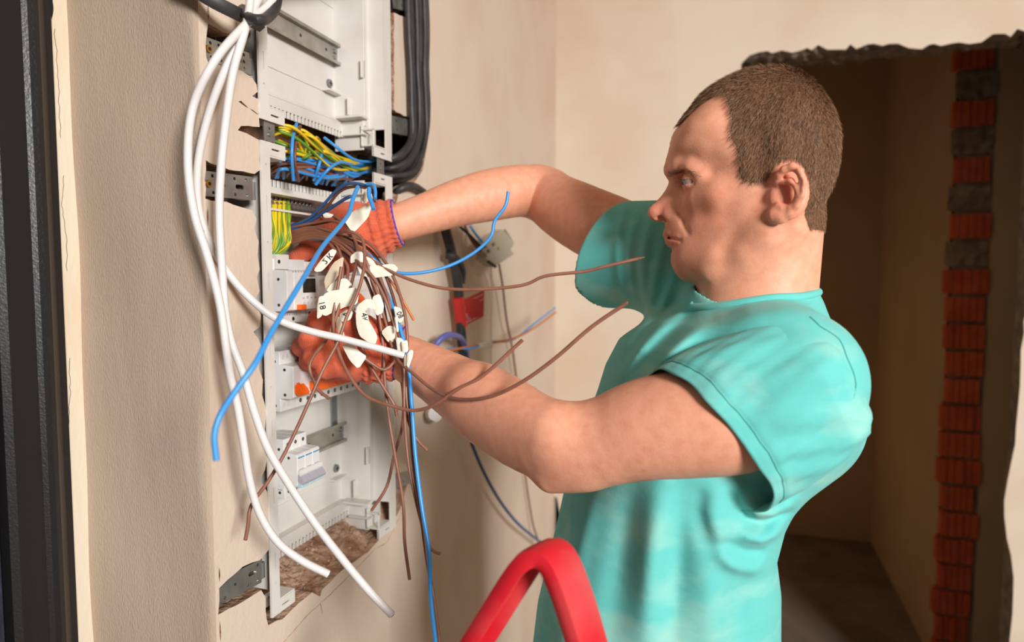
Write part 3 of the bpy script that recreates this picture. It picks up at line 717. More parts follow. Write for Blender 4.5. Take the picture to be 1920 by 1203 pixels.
def surface(field, lo, hi, h, B=16):
    """surface nets over the blocks that hold the surface"""
    lo = np.asarray(lo, float); n = np.ceil((np.asarray(hi, float)-lo)/h).astype(int)+1
    nb = np.ceil(n/B).astype(int); br = B*h*math.sqrt(3)/2
    g = np.arange(B+1); gi, gj, gk = np.meshgrid(g, g, g, indexing='ij'); base = np.stack([gi, gj, gk], -1).reshape(-1, 3)
    big = nb*B+2; keyf = lambda I: (I[..., 0]*big[1]+I[..., 1])*big[2]+I[..., 2]
    VK = []; VP = []; Q = []
    cen = np.array([[bi, bj, bk] for bi in range(nb[0]) for bj in range(nb[1]) for bk in range(nb[2])])
    cp = lo+(cen*B+B/2)*h
    dc = np.full(len(cp), 1e3)
    for b, c in zip(cen, cp):
        v = field(c[None, :].astype(np.float32), c, br+.02)[0]
        if abs(v) > br*1.5+.01: continue
        I0 = b*B; P = (lo+(I0+base)*h).astype(np.float32)
        Fv = field(P, c, br).reshape(B+1, B+1, B+1)
        S = Fv < 0
        if S.all() or not S.any(): continue
        cnt = sum(S[i:i+B, j:j+B, k:k+B].astype(np.int8) for i in (0, 1) for j in (0, 1) for k in (0, 1))
        act = np.argwhere((cnt > 0) & (cnt < 8))
        if len(act):
            acc = np.zeros((len(act), 3)); num = np.zeros(len(act))
            for ax in range(3):
                for u in (0, 1):
                    for w in (0, 1):
                        o = np.zeros(3, int); oth = [q for q in range(3) if q != ax]; o[oth[0]] = u; o[oth[1]] = w
                        e = o.copy(); e[ax] = 1
                        A_ = act+o; B_ = act+e
                        fa = Fv[A_[:, 0], A_[:, 1], A_[:, 2]]; fb = Fv[B_[:, 0], B_[:, 1], B_[:, 2]]
                        m = (fa < 0) != (fb < 0); t = np.where(m, fa/np.where(m, fa-fb, 1), 0)
                        p = np.tile(o.astype(float), (len(act), 1)); p[:, ax] = t
                        acc += np.where(m[:, None], p, 0); num += m
            VP.append(lo+(I0+act+acc/num[:, None])*h); VK.append(keyf(I0+act))
        for ax in range(3):
            sl0 = [slice(0, B)]*3; sl1 = [slice(0, B)]*3; sl1[ax] = slice(1, B+1)
            a = S[tuple(sl0)]; c2 = S[tuple(sl1)]; e = np.argwhere(a != c2)
            if not len(e): continue
            ins = a[e[:, 0], e[:, 1], e[:, 2]]; G = e+I0
            o1, o2 = [q for q in range(3) if q != ax]
            ok = (G[:, o1] > 0) & (G[:, o2] > 0); G = G[ok]; ins = ins[ok]
            u = np.zeros(3, int); u[o1] = 1; w = np.zeros(3, int); w[o2] = 1
            q = np.stack([keyf(G-u-w), keyf(G-w), keyf(G), keyf(G-u)], 1)
            flip = ins if ax != 1 else ~ins
            q = np.where(flip[:, None], q, q[:, ::-1]); Q.append(q)
    K = np.concatenate(VK); V = np.concatenate(VP); Q = np.concatenate(Q)
    o = np.argsort(K); K = K[o]; V = V[o]
    idx = np.searchsorted(K, Q); idx = np.clip(idx, 0, len(K)-1); good = (K[idx] == Q).all(1)
    return V, idx[good]
def np_mesh(name, V, Q, mats, parent=None, smooth=True, mi=None, tint=None):
    V = np.asarray(V, float); off = wloc(parent) if parent is not None else np.zeros(3)
    me = bpy.data.meshes.new(name); nq = len(Q); k = Q.shape[1]
    me.vertices.add(len(V)); me.vertices.foreach_set('co', (V-off).astype(np.float32).ravel())
    me.loops.add(nq*k); me.loops.foreach_set('vertex_index', Q.astype(np.int32).ravel())
    me.polygons.add(nq); me.polygons.foreach_set('loop_start', np.arange(0, nq*k, k, dtype=np.int32))
    for m in (mats if isinstance(mats, (list, tuple)) else [mats]): me.materials.append(M[m])
    if mi is not None: me.polygons.foreach_set('material_index', np.asarray(mi, np.int32))
    me.update(calc_edges=True); me.validate()
    if smooth: me.polygons.foreach_set('use_smooth', np.ones(len(me.polygons), bool))
    if tint is not None:
        ca = me.color_attributes.new('tint', 'FLOAT_COLOR', 'POINT'); ca.data.foreach_set('color', np.asarray(tint, np.float32).ravel())
    o = bpy.data.objects.new(name, me); COL.objects.link(o)
    if parent is not None: o.parent = parent
    return o
def relax(V, Q, it=2, lam=.5):
    n = len(V)
    for _ in range(it):
        s = np.zeros((n, 3)); c = np.zeros(n)
        for a, b in ((0, 1), (1, 2), (2, 3), (3, 0)):
            np.add.at(s, Q[:, a], V[Q[:, b]]); np.add.at(s, Q[:, b], V[Q[:, a]]); np.add.at(c, Q[:, a], 1); np.add.at(c, Q[:, b], 1)
        V = V+lam*(s/np.maximum(c, 1)[:, None]-V)
    return V
# ================================================================== the person
HY = 0.87                               # the head's plane of symmetry, face towards the wall (-x)
person = thing('person', (0.58, 0.89, 0), 'man in a teal t-shirt and orange knit gloves reaching into the enclosure', 'person')
def hz(zx, zy):                         # a point of the head's profile (side view), metres
    p = Yp(1180+zx/2.50625, 80+zy/2.50625, HY); return np.array([p[0], p[2]])
def hp(zx, zy, lat):                    # the same, moved sideways: lat > 0 towards the near side; kept on the sight line
    p = Yp(1180+zx/2.50625, 80+zy/2.50625, HY-lat); return p
skin_prof = [(205,440,0),(190,500,0),(176,545,0),(170,582,0),(171,606,0),(184,632,0),(189,650,0),(182,672,0),(165,702,0),(145,727,0),(125,750,0),(106,774,0),(98,795,0),(102,816,0),(116,830,0),(138,836,0),(160,840,0),(172,852,0),(170,870,0),(166,890,0),
 (168,904,0),(180,914,0),(179,930,0),(186,945,0),(201,957,0),(205,972,0),(197,1000,0),(199,1030,0),(212,1058,0),(238,1082,0),(285,1104,0),(345,1122,0),(420,1110,0),(500,1068,0),(570,1025,0),(640,985,0),(720,950,0),(790,905,0),
 (850,862,1),(882,810,1),(950,730,1),(985,650,1),(1000,580,1),(1010,480,1),(1005,410,1),(970,310,1),(920,230,1),(860,165,1),(800,125,1),(720,107,1),(620,107,1),(530,125,1),(440,165,1),(340,228,1),(270,312,1),(228,385,.6)]
pr = np.array([hz(a, b) for a, b, _ in skin_prof]); fl = np.array([c for _, _, c in skin_prof])
tg = np.roll(pr, -1, 0)-np.roll(pr, 1, 0); nr = np.stack([tg[:, 1], -tg[:, 0]], 1); nr /= np.linalg.norm(nr, axis=1)[:, None]
cen_ = pr.mean(0); sgn = np.sign(((pr-cen_)*nr).sum(1)); nr *= sgn[:, None]
pr = pr-nr*(fl*0.0065)[:, None]
def dense(P, closed=True, k=6):
    Q = np.vstack([P[-1], P, P[0], P[1]]); out = []
    for i in range(1, len(P)+1):
        p0, p1, p2, p3 = Q[i-1], Q[i], Q[i+1], Q[i+2]
        for t in np.linspace(0, 1, k, endpoint=False):
            out.append(.5*((2*p1)+(-p0+p2)*t+(2*p0-5*p1+4*p2-p3)*t*t+(-p0+3*p1-3*p2+p3)*t**3))
    return np.array(out)
prd = dense(pr)
HG = 0.0016
hx0, hz0 = prd.min(0)-.03; hx1, hz1 = prd.max(0)+.03
gx = np.arange(hx0, hx1, HG); gz = np.arange(hz0, hz1, HG); GX, GZ = np.meshgrid(gx, gz, indexing='ij')
ins = np.zeros(GX.shape, bool)
for i in range(len(prd)):
    (ax, az), (bx, bz) = prd[i], prd[(i+1) % len(prd)]
    c = (az > GZ) != (bz > GZ)
    ins ^= c & (GX < (bx-ax)*(GZ-az)/(bz-az if bz != az else 1e-12)+ax)
flat = np.stack([GX.ravel(), GZ.ravel()], 1); dd = np.full(len(flat), 1e9)
for i in range(len(prd)):
    a = prd[i]; b = prd[(i+1) % len(prd)]; e = b-a; t = np.clip(((flat-a)@e)/max(e@e, 1e-12), 0, 1)
    dd = np.minimum(dd, ((flat-a-t[:, None]*e)**2).sum(1))
dd = np.sqrt(dd).reshape(GX.shape)
# inflate the profile: solve laplace(u) = -1 inside, u = 0 on the outline
u = np.where(ins, dd*.05, 0.0); par = (np.add.outer(np.arange(u.shape[0]), np.arange(u.shape[1])) % 2).astype(bool)
om = 1.96
for it in range(700):
    for pq in (par, ~par):
        nb_ = np.zeros_like(u); nb_[1:-1, 1:-1] = (u[2:, 1:-1]+u[:-2, 1:-1]+u[1:-1, 2:]+u[1:-1, :-2]+HG*HG)*.25
        m = ins & pq; u[m] += om*(nb_[m]-u[m])
u *= 0.077**2/u.max()
h = np.sqrt(np.maximum(u, 0))
# half widths of a real face at landmarks steer the inflated profile
def atg(A_, zx, zy):
    c = hz(zx, zy); return A_[int((c[0]-hx0)/HG), int((c[1]-hz0)/HG)]
LMK = [(292,668,.0345),(340,672,.0480),(258,668,.0225),(225,665,.0135),(252,936,.0285),(210,920,.0190),(205,806,.0170),(235,812,.0245),(270,800,.0355),(150,790,.0125),(128,800,.0105),(195,660,.0095),
 (165,730,.0095),(200,730,.0125),(225,720,.0155),(245,725,.0220),(268,735,.0320),(240,598,.0320),(330,620,.0530),(195,605,.0165),(215,500,.030),(235,470,.0390),(280,420,.0510),(340,400,.0590),(340,520,.0590),(225,1035,.0220),(300,1065,.0360),(400,1060,.0475),(560,965,.0590),(400,740,.0625),(335,735,.0535),
 (320,860,.0465),(420,850,.0575),(270,880,.0330),(250,980,.0290),(450,520,.0690),(560,560,.0735),(560,760,.0690),(750,520,.0770),(740,700,.0715),(900,450,.0620),(620,250,.0590),(450,260,.0480),(900,600,.0600),(820,300,.0620),(820,820,.0520),(660,920,.0600),(480,930,.0570)]
num = np.zeros_like(u); den = np.zeros_like(u)
for zx, zy, hw in LMK:
    c = hz(zx, zy); w_ = 1/(((GX-c[0])**2+(GZ-c[1])**2+.0085**2)**1.7); num += w_*(hw/max(atg(h, zx, zy), .004)); den += w_
rat = num/den
def blur(A_, n, it=3):
    for _ in range(it):
        for ax in (0, 1):
            c = np.cumsum(np.pad(A_, [(n+1, n) if q == ax else (0, 0) for q in (0, 1)], mode='edge'), axis=ax)
            A_ = (np.take(c, range(2*n+1, c.shape[ax]), axis=ax)-np.take(c, range(0, c.shape[ax]-2*n-1), axis=ax))/(2*n+1)
    return A_
h = h*blur(rat, 3, 3)
def gs(zx, zy, sx, sz, a, rot=0):
    c = hz(zx, zy); X = GX-c[0]; Z = GZ-c[1]; cr, sr = math.cos(rot), math.sin(rot); A = X*cr+Z*sr; B_ = -X*sr+Z*cr
    return a*np.exp(-(A/sx)**2-(B_/sz)**2)
rel = (gs(262, 640, .012, .005, -.0030)+gs(345, 655, .018, .006, -.0015)+gs(262, 604, .022, .006, .0022, -.1)+gs(440, 770, .020, .030, -.0012)+gs(275, 850, .006, .016, -.0014, -.4)+gs(700, 950, .030, .020, -.0040)+gs(310, 720, .014, .004, -.0012, .3))
hm = np.where(ins, np.maximum(h+rel*np.clip(dd/.012, 0, 1), h*.3), 0)
U = np.where(ins, hm*hm, -dd*0.03)
Ux, Uz = np.gradient(U, HG)
def bil(A_, X, Z):
    fx = np.clip((X-hx0)/HG, 0, A_.shape[0]-1.001); fz = np.clip((Z-hz0)/HG, 0, A_.shape[1]-1.001)
    i = fx.astype(int); j = fz.astype(int); a = fx-i; b = fz-j
    return (A_[i, j]*(1-a)+A_[i+1, j]*a)*(1-b)+(A_[i, j+1]*(1-a)+A_[i+1, j+1]*a)*b
def head_f(P):
    y = P[:, 1]-HY; X, Z = P[:, 0], P[:, 2]
    g = y*y-bil(U, X, Z); s = np.sqrt(4*y*y+bil(Ux, X, Z)**2+bil(Uz, X, Z)**2+1e-7)
    d = g/s
    ox = np.maximum(np.maximum(hx0+.004-X, X-hx1+.004), np.maximum(hz0+.004-Z, Z-hz1+.004))
    return np.where(ox > 0, np.maximum(d, .004)+np.maximum(ox, 0), d).astype(np.float32)
body = Field()
hc = np.array([(hx0+hx1)/2, HY, (hz0+hz1)/2])
body.fn(head_f, hc, .16, 'u', .004)
# mandible
for s in (1, -1):
    L = lambda zx, zy, lat: np.array([hz(zx, zy)[0], HY-lat*s, hz(zx, zy)[1]])
    body.chain([(L(280, 1070, .012), .011), (L(400, 1066, .034), .012), (L(540, 1000, .047), .0125), (L(630, 925, .053), .012), (L(655, 830, .058), .010)], k=.018)
    # brow, cheek bone, nose wing, lips
    body.chain([(L(200, 608, .010), .0070), (L(248, 600, .025), .0080), (L(305, 618, .039), .0085), (L(350, 650, .047), .006)], k=.012)
    body.chain([(L(330, 745, .038), .010), (L(430, 735, .051), .010), (L(560, 690, .062), .006)], k=.02)
    body.ell(L(203, 802, .0135), (.0098, .0062, .0086), k=.005)
    body.ell(L(128, 798, .0045), (.0085, .0068, .0075), k=.008)
    body.ell(L(162, 829, .0095), (.0095, .0042, .0046), op='s', k=.002)
    body.chain([(L(180, 904, .003), .0046), (L(198, 905, .011), .0042), (L(240, 926, .0235), .0026)], k=.006)
    body.chain([(L(195, 937, .003), .0052), (L(210, 937, .012), .0048), (L(240, 933, .0215), .0030)], k=.006)
    body.chain([(L(172, 919, .000), .0006), (L(194, 920, .0155), .0014), (L(226, 928, .0250), .0016), (L(252, 936, .0300), .0012)], op='s', k=.0025)
    body.chain([(L(238, 815, .0245), .0009), (L(262, 850, .032), .0009), (L(280, 900, .037), .0006)], op='s', k=.007)
    # eye socket, lids
    ec = L(306, 668, .0325)
    body.ell(ec+np.array([-.010, 0, .002]), (.012, .0150, .0100), op='s', k=.010)
    def lid(P, ec=ec, s=s):
        q = P-ec.astype(np.float32); r = np.sqrt((q*q).sum(1)); d = r-.0134
        fx = -q[:, 0]*.82-q[:, 1]*s*.57            # looks forward and a little outwards
        up_ = q[:, 2]-.0020-.10*q[:, 1]*s; dn = -q[:, 2]-.0038
        open_ = np.maximum(np.maximum(up_, dn), -fx+.001)
        return np.maximum(d, -open_)
    body.fn(lid, ec, .016, 'u', .003)
    body.chain([(ec+np.array([-.0085, -.012*s, .0005]), .0014), (ec+np.array([-.0125, 0, .0052]), .0016), (ec+np.array([-.0075, .0105*s*-1+.0, .0028]), .0014)], k=.003) if False else None
    # ear
    ER = lambda zx, zy, lat: hp(zx, zy, lat+.0035)*np.array([1, 0, 1])+np.array([0, HY-(lat+.0035)*s, 0])
    body.ell(ER(760, 700, .074), (.0175, .0050, .0290), k=.006)
    body.ell(ER(690, 740, .068), (.008, .006, .020), k=.008)
    hel = [(696, 668, .078, .0022), (694, 648, .081, .0030), (704, 622, .085, .0038), (728, 596, .089, .0042), (765, 582, .092, .0042), (800, 604, .094, .0040), (815, 655, .094, .0038), (808, 715, .092, .0036), (786, 765, .088, .0036), (752, 800, .084, .0042), (712, 818, .080, .0056), (680, 814, .077, .0054)]
    body.chain([(ER(a, b, c), r) for a, b, c, r in hel], k=.0025)
    anti = [(722, 655, .083, .0030), (757, 650, .087, .0034), (781, 682, .0895, .0036), (778, 728, .088, .0036), (752, 764, .085, .0036), (722, 776, .082, .0036), (700, 764, .080, .0032)]
    body.chain([(ER(a, b, c), r) for a, b, c, r in anti], k=.003)
    body.ell(ER(735, 715, .090), (.0085, .0105, .0115), op='s', k=.003)
    body.chain([(ER(722, 628, .092), .0026), (ER(768, 612, .0965), .0030), (ER(797, 650, .098), .0028), (ER(797, 705, .096), .0022)], op='s', k=.002)
    body.ell(ER(684, 726, .0715), (.0052, .0045, .0070), k=.006)
    body.ell(ER(700, 806, .078), (.0105, .0052, .0105), k=.005)
# neck, shoulders and trunk
NK = lambda px, py, dy=0: Yp(px, py, HY+dy)
body.cone(NK(1450, 410), NK(1430, 580), .056, .060, k=.012)
body.cone(NK(1400, 480), NK(1386, 580), .050, .052, k=.012)
body.cone(NK(1425, 440), NK(1408, 580), .055, .058, k=.012)
for s in (1, -1):   # sternomastoid
    body.cone(Yp(1490, 430, HY-.052*s), Yp(1365, 575, HY-.026*s), .012, .011, k=.015)
SN = C(1470, 705, .69); SF = C(1232, 478, .985)
body.cone(C(1425, 660, .80), C(1475, 710, .715), .048, .058, k=.04)
body.cone(Yp(1405, 620, .92), C(1250, 500, .975), .045, .048, k=.04)
near = [((755,668,.955),41),((800,692,.935),48),((850,722,.905),57),((905,757,.872),67),((955,789,.842),72),((1000,818,.812),70),((1045,836,.785),66),((1110,835,.762),75),((1190,809,.742),90),((1270,794,.724),100),((1390,778,.702),104),((1475,745,.70),96)]
body.limb([(C(*c), r*c[2]/F) for c, r in near], 40, .003)
body.cone(C(1033, 901, .775), C(1090, 882, .76), .0095, .015, k=.03)
body.cone(C(890, 735, .845), C(1030, 800, .755), .024, .022, k=.05)
far = [((745,418,1.06),34),((800,400,1.08),37.5),((867,378,1.105),44),((935,363,1.135),48),((985,358,1.16),47),((1022,368,1.165),50),((1058,390,1.13),57),((1115,420,1.08),64),((1215,462,1.0),66)]
body.limb([(C(*c), r*c[2]/F) for c, r in far], 30, .003)
body.cone(C(1012, 332, 1.18), C(1035, 345, 1.17), .017, .018, k=.025)
YAW = R(20)
cy, sy = math.cos(YAW), math.sin(YAW)
lv = [(1330, 1010, 1470, .150), (1250, 1015, 1460, .150), (1140, 1026, 1450, .150), (1060, 1042, 1449, .154), (996, 1056, 1440, .156), (936, 1068, 1455, .160), (888, 1085, 1478, .164), (834, 1098, 1500, .166), (790, 1112, 1515, .166), (740, 1130, 1530, .164), (690, 1145, 1535, .158), (640, 1170, 1530, .146), (600, 1215, 1515, .12), (575, 1275, 1500, .09)]
tz = []; tcx = []; ta = []; tb = []
for py, l, r_, b_ in lv:
    p = Yp(l, py, .90); q = Yp(r_, py, .90); w = (q[0]-p[0])/2
    tz.append((p[2]+q[2])/2); tcx.append((p[0]+q[0])/2); tb.append(b_); ta.append(math.sqrt(max(w*w-(b_*sy)**2, .05**2))/cy)
tz = np.array(tz)[::1]; o_ = np.argsort(tz); tz = tz[o_]; tcx = np.array(tcx)[o_]; ta = np.array(ta)[o_]; tb = np.array(tb)[o_]
def trunk(P, off=0.0, zlo=None):
    z = P[:, 2]; cx = np.interp(z, tz, tcx); a = np.interp(z, tz, ta)+off; b = np.interp(z, tz, tb)+off
    X = P[:, 0]-cx; Yy = P[:, 1]-.885; uu = X*cy+Yy*sy; vv = -X*sy+Yy*cy
    k0 = (np.abs(uu/a)**2.3+np.abs(vv/b)**2.3)**(1/2.3)
    d = (k0-1)*np.minimum(a, b)*.9
    d = smax(d, z-(tz[-1]+.0), .05)
    return smax(d, (zlo if zlo is not None else .93)-z, .02)
body.fn(lambda P: trunk(P, -.014, 1.17), (.55, .885, 1.3), .42, 'u', .006)
V, Q = surface(body, (-.02, .55, 1.12), (.92, 1.30, 1.78), .0015)
V = relax(V, Q, 1, .35)
# skin tint: redder lips, ears, nose and elbow, stubble on the jaw
def near_(zx, zy, sx, sz):
    c = hz(zx, zy); return np.exp(-((V[:, 0]-c[0])/sx)**2-((V[:, 2]-c[1])/sz)**2)
hd = (np.abs(V[:, 1]-HY) < .105) & (V[:, 2] > hz(300, 1130)[1]-.01) & (V[:, 0] > hx0) & (V[:, 0] < hx1)
lip = np.maximum(near_(186, 904, .010, .0042), near_(198, 938, .011, .0050))*(np.abs(V[:, 1]-HY) < .028)*hd
red = (np.maximum.reduce([near_(712, 735, .022, .036)*(np.abs(V[:, 1]-HY) > .064), near_(130, 790, .02, .018), .8*near_(370, 800, .030, .026)]))*hd
red = np.clip(red+.8*np.exp(-(((V-C(1034, 893, .80))/.03)**2).sum(1)), 0, 1)
st = np.clip(np.maximum.reduce([near_(300, 1040, .045, .026), near_(430, 1010, .045, .024), near_(560, 930, .03, .03)*.8, near_(185, 880, .012, .012)*.7]), 0, 1)*hd
Tn = np.ones((len(V), 4)); 
for c, (l_, r_, s_) in enumerate(((.84, .98, .84), (.58, .80, .80), (.58, .80, .78))):
    Tn[:, c] *= (1-lip*(1-l_))*(1-red*(1-r_))*(1-st*(1-s_))
skin = np_mesh('body', V, Q, 'skin', person, tint=Tn)
# eyes
for s in (1, -1):
    p = hz(306, 668); ec = np.array([p[0], HY-.0325*s, p[1]])
    e = obj('eye', MB().ball(ec, .0124, 24, 16), 'eye', person, True)
    d = np.array([-.90, -.32 if s > 0 else .1, -.22]); d /= np.linalg.norm(d)
    k = MB().cyl(ec+d*.0112, ec+d*.01245, .0056, .0044, 20); k.cyl(ec+d*.0124, ec+d*.01265, .0015, .0012, 14, mi=1); obj('iris', k, ['iris', 'dark'], e, True, 40)
# hair: a fitted cap plus short strands; eyebrows the same way
hair_poly = np.array([hz(*q) for q in [(150, 430), (212, 408), (250, 375), (292, 330), (345, 284), (400, 250), (440, 240), (462, 262), (470, 300), (484, 345), (478, 395), (478, 440), (505, 490), (512, 560), (516, 610), (535, 652), (575, 658), (615, 655), (652, 640), (690, 590), (740, 560), (800, 570), (840, 620), (846, 690), (826, 760), (826, 810), (838, 850), (850, 885), (900, 900), (1100, 700), (1100, 0), (150, 0)]])
def inpoly(P2, poly):
    r = np.zeros(len(P2), bool)
    for i in range(len(poly)):
        (ax, az), (bx, bz) = poly[i], poly[(i+1) % len(poly)]
        c = (az > P2[:, 1]) != (bz > P2[:, 1]); r ^= c & (P2[:, 0] < (bx-ax)*(P2[:, 1]-az)/(bz-az+1e-12)+ax)
    return r
# compare on sight lines: slide near side points to the symmetry plane
def to_plane(P):
    d = P-O3; t = HY/np.maximum(d[:, 1], 1e-3); q = O3+d*t[:, None]; return q[:, [0, 2]]
def mirror(P):
    q = P.copy(); m = q[:, 1] > HY; q[m, 1] = 2*HY-q[m, 1]; return q
fc = V[Q].mean(1); hf = (np.abs(fc[:, 1]-HY) < .10) & (fc[:, 2] > hz(300, 900)[1]) & (fc[:, 0] > hx0-.02) & (fc[:, 0] < hx1+.02)
lat = np.abs(fc[:, 1]-HY)
earm = np.zeros(len(fc), bool); pe = to_plane(mirror(fc)); ce = hz(744, 698)
earm = (((pe[:, 0]-ce[0])/.0240)**2+((pe[:, 1]-ce[1])/.0375)**2 < 1)
hsel = np.where(hf)[0]; hsel = hsel[inpoly(pe[hsel], hair_poly) & ~earm[hsel]]
fn_ = np.cross(V[Q[:, 2]]-V[Q[:, 0]], V[Q[:, 3]]-V[Q[:, 1]]); fn_ /= np.linalg.norm(fn_, axis=1)[:, None]+1e-12
oc = fc-np.array([cen_[0], HY, cen_[1]])
if (np.sum(fn_*oc, 1)[hsel]).mean() < 0: fn_ = -fn_
uq, inv = np.unique(Q[hsel], return_inverse=True); 
vn = np.zeros_like(V); 
for c in range(4): np.add.at(vn, Q[:, c], fn_)
vn /= np.linalg.norm(vn, axis=1)[:, None]+1e-12
cntf = np.bincount(Q[hsel].ravel(), minlength=len(V))[uq]
CV = V[uq]+vn[uq]*np.where(cntf < 4, .0001, .0009)[:, None]
cap = (CV, inv.reshape(-1, 4))
def strands(idx, n, ln, rad, dirf, seed, lift, jit=.38):
    rg = np.random.default_rng(seed); ar = np.linalg.norm(np.cross(V[Q[idx, 2]]-V[Q[idx, 0]], V[Q[idx, 3]]-V[Q[idx, 1]]), axis=1)
    f = rg.choice(idx, n, p=ar/ar.sum()); a, b = rg.random((2, n, 1))
    p = V[Q[f, 0]]*(1-a)*(1-b)+V[Q[f, 1]]*a*(1-b)+V[Q[f, 2]]*a*b+V[Q[f, 3]]*(1-a)*b; nn = fn_[f]
    d = dirf(p)+rg.normal(0, jit, (n, 3)); d -= nn*(d*nn).sum(1)[:, None]; d /= np.linalg.norm(d, axis=1)[:, None]+1e-9
    lf = lift*rg.uniform(.7, 1.3, (n, 1)); L_ = ln(p)*rg.uniform(.65, 1.25, n)
    d1 = d+nn*lf; d1 /= np.linalg.norm(d1, axis=1)[:, None]; d2 = d+nn*lf*.35; d2 /= np.linalg.norm(d2, axis=1)[:, None]
    p1 = p+d1*(L_*.5)[:, None]; p2 = p1+d2*(L_*.5)[:, None]
    vd = p-O3; vd /= np.linalg.norm(vd, axis=1)[:, None]; sd = np.cross(d1, nn+rg.normal(0, jit, (n, 3))); sd /= np.linalg.norm(sd, axis=1)[:, None]+1e-9
    vs = np.stack([p-sd*rad-nn*.0006, p+sd*rad-nn*.0006, p1+sd*rad*.8, p1-sd*rad*.8, p2+sd*rad*.25, p2-sd*rad*.25], 1).reshape(-1, 3)
    o = np.arange(n)[:, None]*6
    qs = np.concatenate([o+np.array([[0, 1, 2, 3]]), o+np.array([[3, 2, 4, 5]])])
    return vs, qs
def hdir(p):
    c = np.array([hz(800, 190)[0], HY, hz(800, 190)[1]]); d = p-c
    z = (p[:, 2]-hz(0, 640)[1])/.18
    d = d/np.linalg.norm(d, axis=1)[:, None]+np.stack([-.45*np.clip(z, 0, 1), 0*z, -.55*np.ones(len(p))], 1); return d
hlen = lambda p: np.interp(p[:, 2], [hz(0, 860)[1], hz(0, 560)[1], hz(0, 250)[1], hz(0, 110)[1]], [.0045, .0075, .0095, .0115])
hv, hq = strands(hsel, 60000, hlen, .00016, hdir, 4, .62)
rgh = np.random.default_rng(8); hs_ = np.clip(rgh.normal(.58, .30, 60000), .14, 1.3)
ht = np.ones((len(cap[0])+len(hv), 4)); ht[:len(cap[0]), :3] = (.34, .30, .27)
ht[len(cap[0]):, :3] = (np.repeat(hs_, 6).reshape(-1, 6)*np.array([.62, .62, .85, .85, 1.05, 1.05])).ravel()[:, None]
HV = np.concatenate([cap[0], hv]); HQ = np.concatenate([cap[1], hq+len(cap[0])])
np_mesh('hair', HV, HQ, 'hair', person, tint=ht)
bp = np.array([hz(*q) for q in [(172, 605), (205, 594), (250, 587), (285, 600), (325, 622), (320, 630), (270, 612), (230, 614), (190, 624), (172, 622)]])
bsel = np.where(hf)[0]; bsel = bsel[inpoly(pe[bsel], bp)]
bv, bq = strands(bsel, 700, lambda p: np.full(len(p), .0065), .00014, lambda p: np.tile([.9, -.3, -.12], (len(p), 1)), 5, .12, .16)
np_mesh('eyebrow', bv, bq, 'brow', person)
# stubble-short lash line
for s in (1, -1):
    p = hz(306, 668); ec = np.array([p[0], HY-.0325*s, p[1]]); mb = MB()
    for k in range(16):
        t = k/15; a = np.array([-.0105-.003*math.sin(t*math.pi), (-.009+.0175*t)*-s, .0030+.0022*math.sin(t*math.pi)]); a = a/np.linalg.norm(a)*.0136
        mb.tube(np.array([ec+a, ec+a*1.25+np.array([-.001, 0, -.0012])]), .00014, 4)
    obj('eyelash', mb, 'brow', person)
# ================================================================== clothes
shirt = Field()
shirt.fn(lambda P: trunk(P, .004), (.55, .885, 1.22), .55, 'u', .04)
shirt.cone(C(1425, 664, .80), C(1472, 715, .715), .055, .066, k=.04)
shirt.cone(Yp(1405, 622, .92), C(1255, 505, .97), .052, .056, k=.05)
shirt.cone(C(1482, 715, .715), C(1484, 790, .77), .062, .066, k=.05)
shirt.cone(C(1470, 690, .86), C(1505, 790, .84), .070, .070, k=.05)
shirt.cone(NK(1432, 590), NK(1380, 590), .064, .060, k=.03)
def sleeve(a, b, ra, rb, nrm, flat=1.0):
    a = np.asarray(a); b = np.asarray(b); nrm = np.asarray(nrm)/np.linalg.norm(nrm)
    return lambda P: smax(cone(P, a, b+(b-a)*.6, ra, rb), ((P-b.astype(np.float32))@nrm.astype(np.float32)), .003)
HF = C(1150, 478, 1.035); HFn = C(1022, 380, 1.15)-C(1215, 462, 1.0)
shirt.fn(sleeve(C(1235, 478, .985), HF, .078, .082, HFn), HF, .22, 'u', .035)
# folds: raised and sunk strokes lying on the cloth
# strokes are given on planes y = const (side view of the trunk)
def ridge(pts, y, amp, w, far=False):
    P2 = np.array([Yp(px, py, y)[[0, 2]] for px, py in pts]); Q3 = spline(np.c_[P2, np.zeros(len(P2))], .012)[:, :2].astype(np.float32)
    c = Q3.mean(0); r = np.max(np.linalg.norm(Q3-c, axis=1)); n = len(Q3)-1; tp = np.sin(np.pi*np.arange(n+1)/n).clip(0)**.7
    def f(P):
        best = np.zeros(len(P), np.float32); X = P[:, [0, 2]]
        for i in range(n):
            a, e = Q3[i], Q3[i+1]-Q3[i]; t = np.clip(((X-a)@e)/max(float(e@e), 1e-9), 0, 1); q = X-a-t[:, None]*e
            best = np.maximum(best, (tp[i]+(tp[i+1]-tp[i])*t)*np.exp(-(q*q).sum(1)/(w*w)))
        return -amp*best*(np.clip((P[:, 1]-HY)/.04, 0, 1) if far else np.clip(((HY+.10)-P[:, 1])/.05, 0, 1))
    shirt.p.append(Prim(f, (c[0], HY-.08, c[1]), r+w*2.2+.20, 'd', .0))
YS = .72
